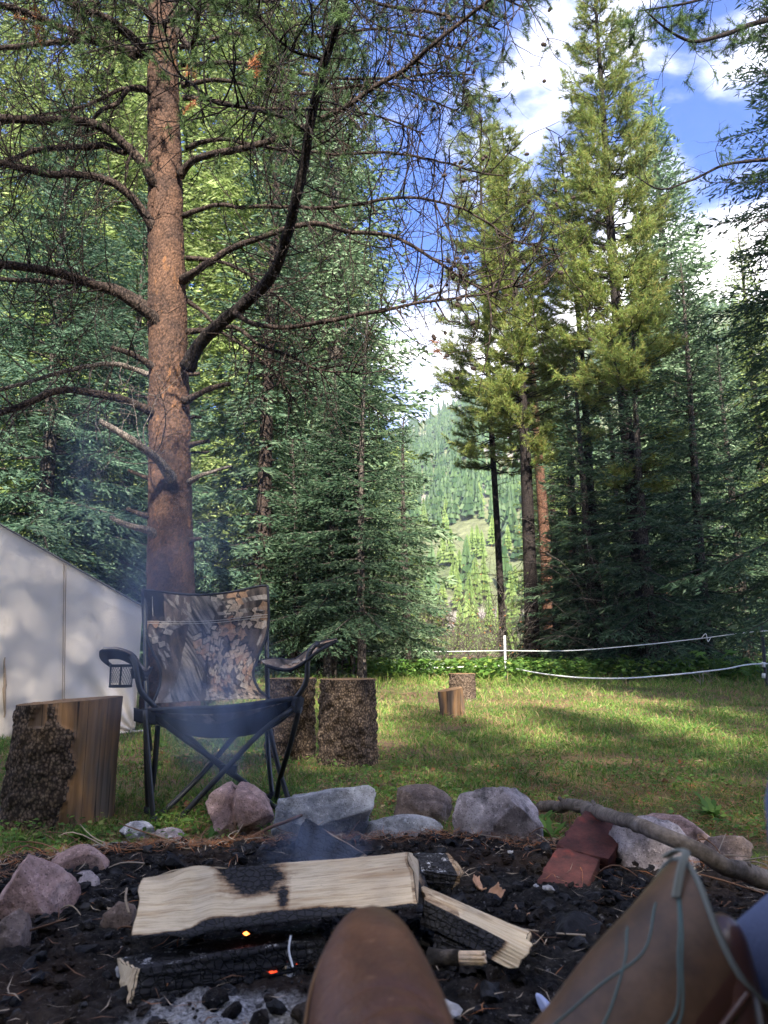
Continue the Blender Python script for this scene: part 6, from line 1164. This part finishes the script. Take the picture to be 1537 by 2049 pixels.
on_shaft('stitching', [(-2.95, .2), (-2.75, .45), (-2.6, .65), (-2.9, .8)], .0007, 'stitch_teal', .0002); on_shaft('stitching', [(-2.6, .1), (-2.45, .35), (-2.65, .55), (-3.0, .66)], .0007, 'stitch_teal', .0002)
on_shaft('side_seam', [(-1.62, .0), (-1.62, .3), (-1.62, .6), (-1.6, .97)], .0028, 'dark_leather'); on_shaft('stitching', [(-1.2, .3), (-1.35, .55), (-1.15, .72), (-.9, .55), (-.85, .3)], .0012, 'stitch_tan')
b = Buf(); s1 = shaft_pt(np.array([pi - .25]), np.array([.88]), .004)[0]; s2 = shaft_pt(np.array([-pi + .22]), np.array([.88]), .004)[0]; tp = shaft_pt(np.array([pi]), np.array([1.0]), .003)[0] + axs * .003
q = smooth_path([shaft_pt(np.array([-pi + .45]), np.array([.88]), .003)[0], s2 + axs * .02, tp + fdx * -.007, tp + fdx * .007, s1 + axs * .02], 24)
for o_ in np.linspace(-.0018, .0018, 3): tube(b, q + np.array([o_, 0, 0]), .0013, 5)
b.build('pull_strap', MAT['strap'], boot2, off=off_s)
q = smooth_path(np.column_stack([[P(1432, 1845, .57), P(1448, 1868, .55), P(1462, 1940, .54), P(1478, 2040, .53), P(1490, 2200, .52)], [.004, .0125, .0155, .017, .018]]), 40); b = Buf(); tube(b, q[:, :3], np.abs(q[:, 3]), 24, cap=True); b.build('rolled_panel', MAT['dark_leather'], boot2, off=off_s)
sv_, f = ico(3); b = Buf()      # the foot of that boot stands on the ground below the picture
ft = smooth_path(np.column_stack([[A0 - axs * .10, A0 - axs * .24, A0 - axs * .27 + [-.02, .10, -.02], A0 - axs * .27 + [-.03, .2, -.03]], [.055, .05, .045, .03]]), 24); ft[:, 2] = np.maximum(ft[:, 2], ft[:, 3] * .9); tube(b, ft[:, :3], ft[:, 3], 20, cap=True); b.build('boot_foot', MAT['boot_leather'], boot2, off=off_s)

# ================================================================ SMOKE
m = bpy.data.materials.new('smoke'); m.use_nodes = True; t = m.node_tree; t.nodes.clear(); so = t.nodes.new('ShaderNodeOutputMaterial'); vo = t.nodes.new('ShaderNodeVolumePrincipled'); vo.inputs['Color'].default_value = (.62, .76, 1.0, 1); vo.inputs['Anisotropy'].default_value = .3
tcx = t.nodes.new('ShaderNodeTexCoord'); ln_ = t.nodes.new('ShaderNodeVectorMath'); ln_.operation = 'LENGTH'; t.links.new(tcx.outputs['Object'], ln_.inputs[0])
fa = t.nodes.new('ShaderNodeMapRange'); fa.inputs[1].default_value = 0; fa.inputs[2].default_value = 1; fa.inputs[3].default_value = 1; fa.inputs[4].default_value = 0; fa.interpolation_type = 'SMOOTHSTEP'; t.links.new(ln_.outputs['Value'], fa.inputs[0])
nn = t.nodes.new('ShaderNodeTexNoise'); nn.inputs['Scale'].default_value = 1.6; nn.inputs['Detail'].default_value = 4; nn.inputs['Distortion'].default_value = .8; t.links.new(tcx.outputs['Object'], nn.inputs['Vector'])
rr_ = t.nodes.new('ShaderNodeMapRange'); rr_.inputs[1].default_value = .40; rr_.inputs[2].default_value = .68; t.links.new(nn.outputs['Fac'], rr_.inputs[0])
mu = t.nodes.new('ShaderNodeMath'); mu.operation = 'MULTIPLY'; t.links.new(fa.outputs[0], mu.inputs[0]); t.links.new(rr_.outputs[0], mu.inputs[1]); at_ = t.nodes.new('ShaderNodeAttribute'); at_.attribute_type = 'OBJECT'; at_.attribute_name = 'thick'
m2_ = t.nodes.new('ShaderNodeMath'); m2_.operation = 'MULTIPLY'; t.links.new(mu.outputs[0], m2_.inputs[0]); t.links.new(at_.outputs['Fac'], m2_.inputs[1]); t.links.new(m2_.outputs[0], vo.inputs['Density']); t.links.new(vo.outputs[0], so.inputs['Volume']); MAT['smoke'] = m
for k, (px, py, Y, sx, sz, dn, ro, l) in enumerate([(440, 1390, 2.4, .26, .34, 9, .35, 'blue wood smoke drifting in front of the camp chair'), (640, 1700, 1.8, .18, .16, 6, -.5, 'blue smoke curling off the burnt board'), (300, 1100, 2.6, .6, .9, 1.0, .5, 'thin smoke veil rising left of the camp chair')]):
    v, f = ico(3); b = Buf(); b.add(v, f); o = b.build('smoke', m, kind='stuff'); o.location = tuple(P(px, py, Y)); o.scale = (sx, sx * .8, sz); o.rotation_euler = (0, -ro, k); o['thick'] = float(dn); tag(o, l, 'smoke', kind='stuff')
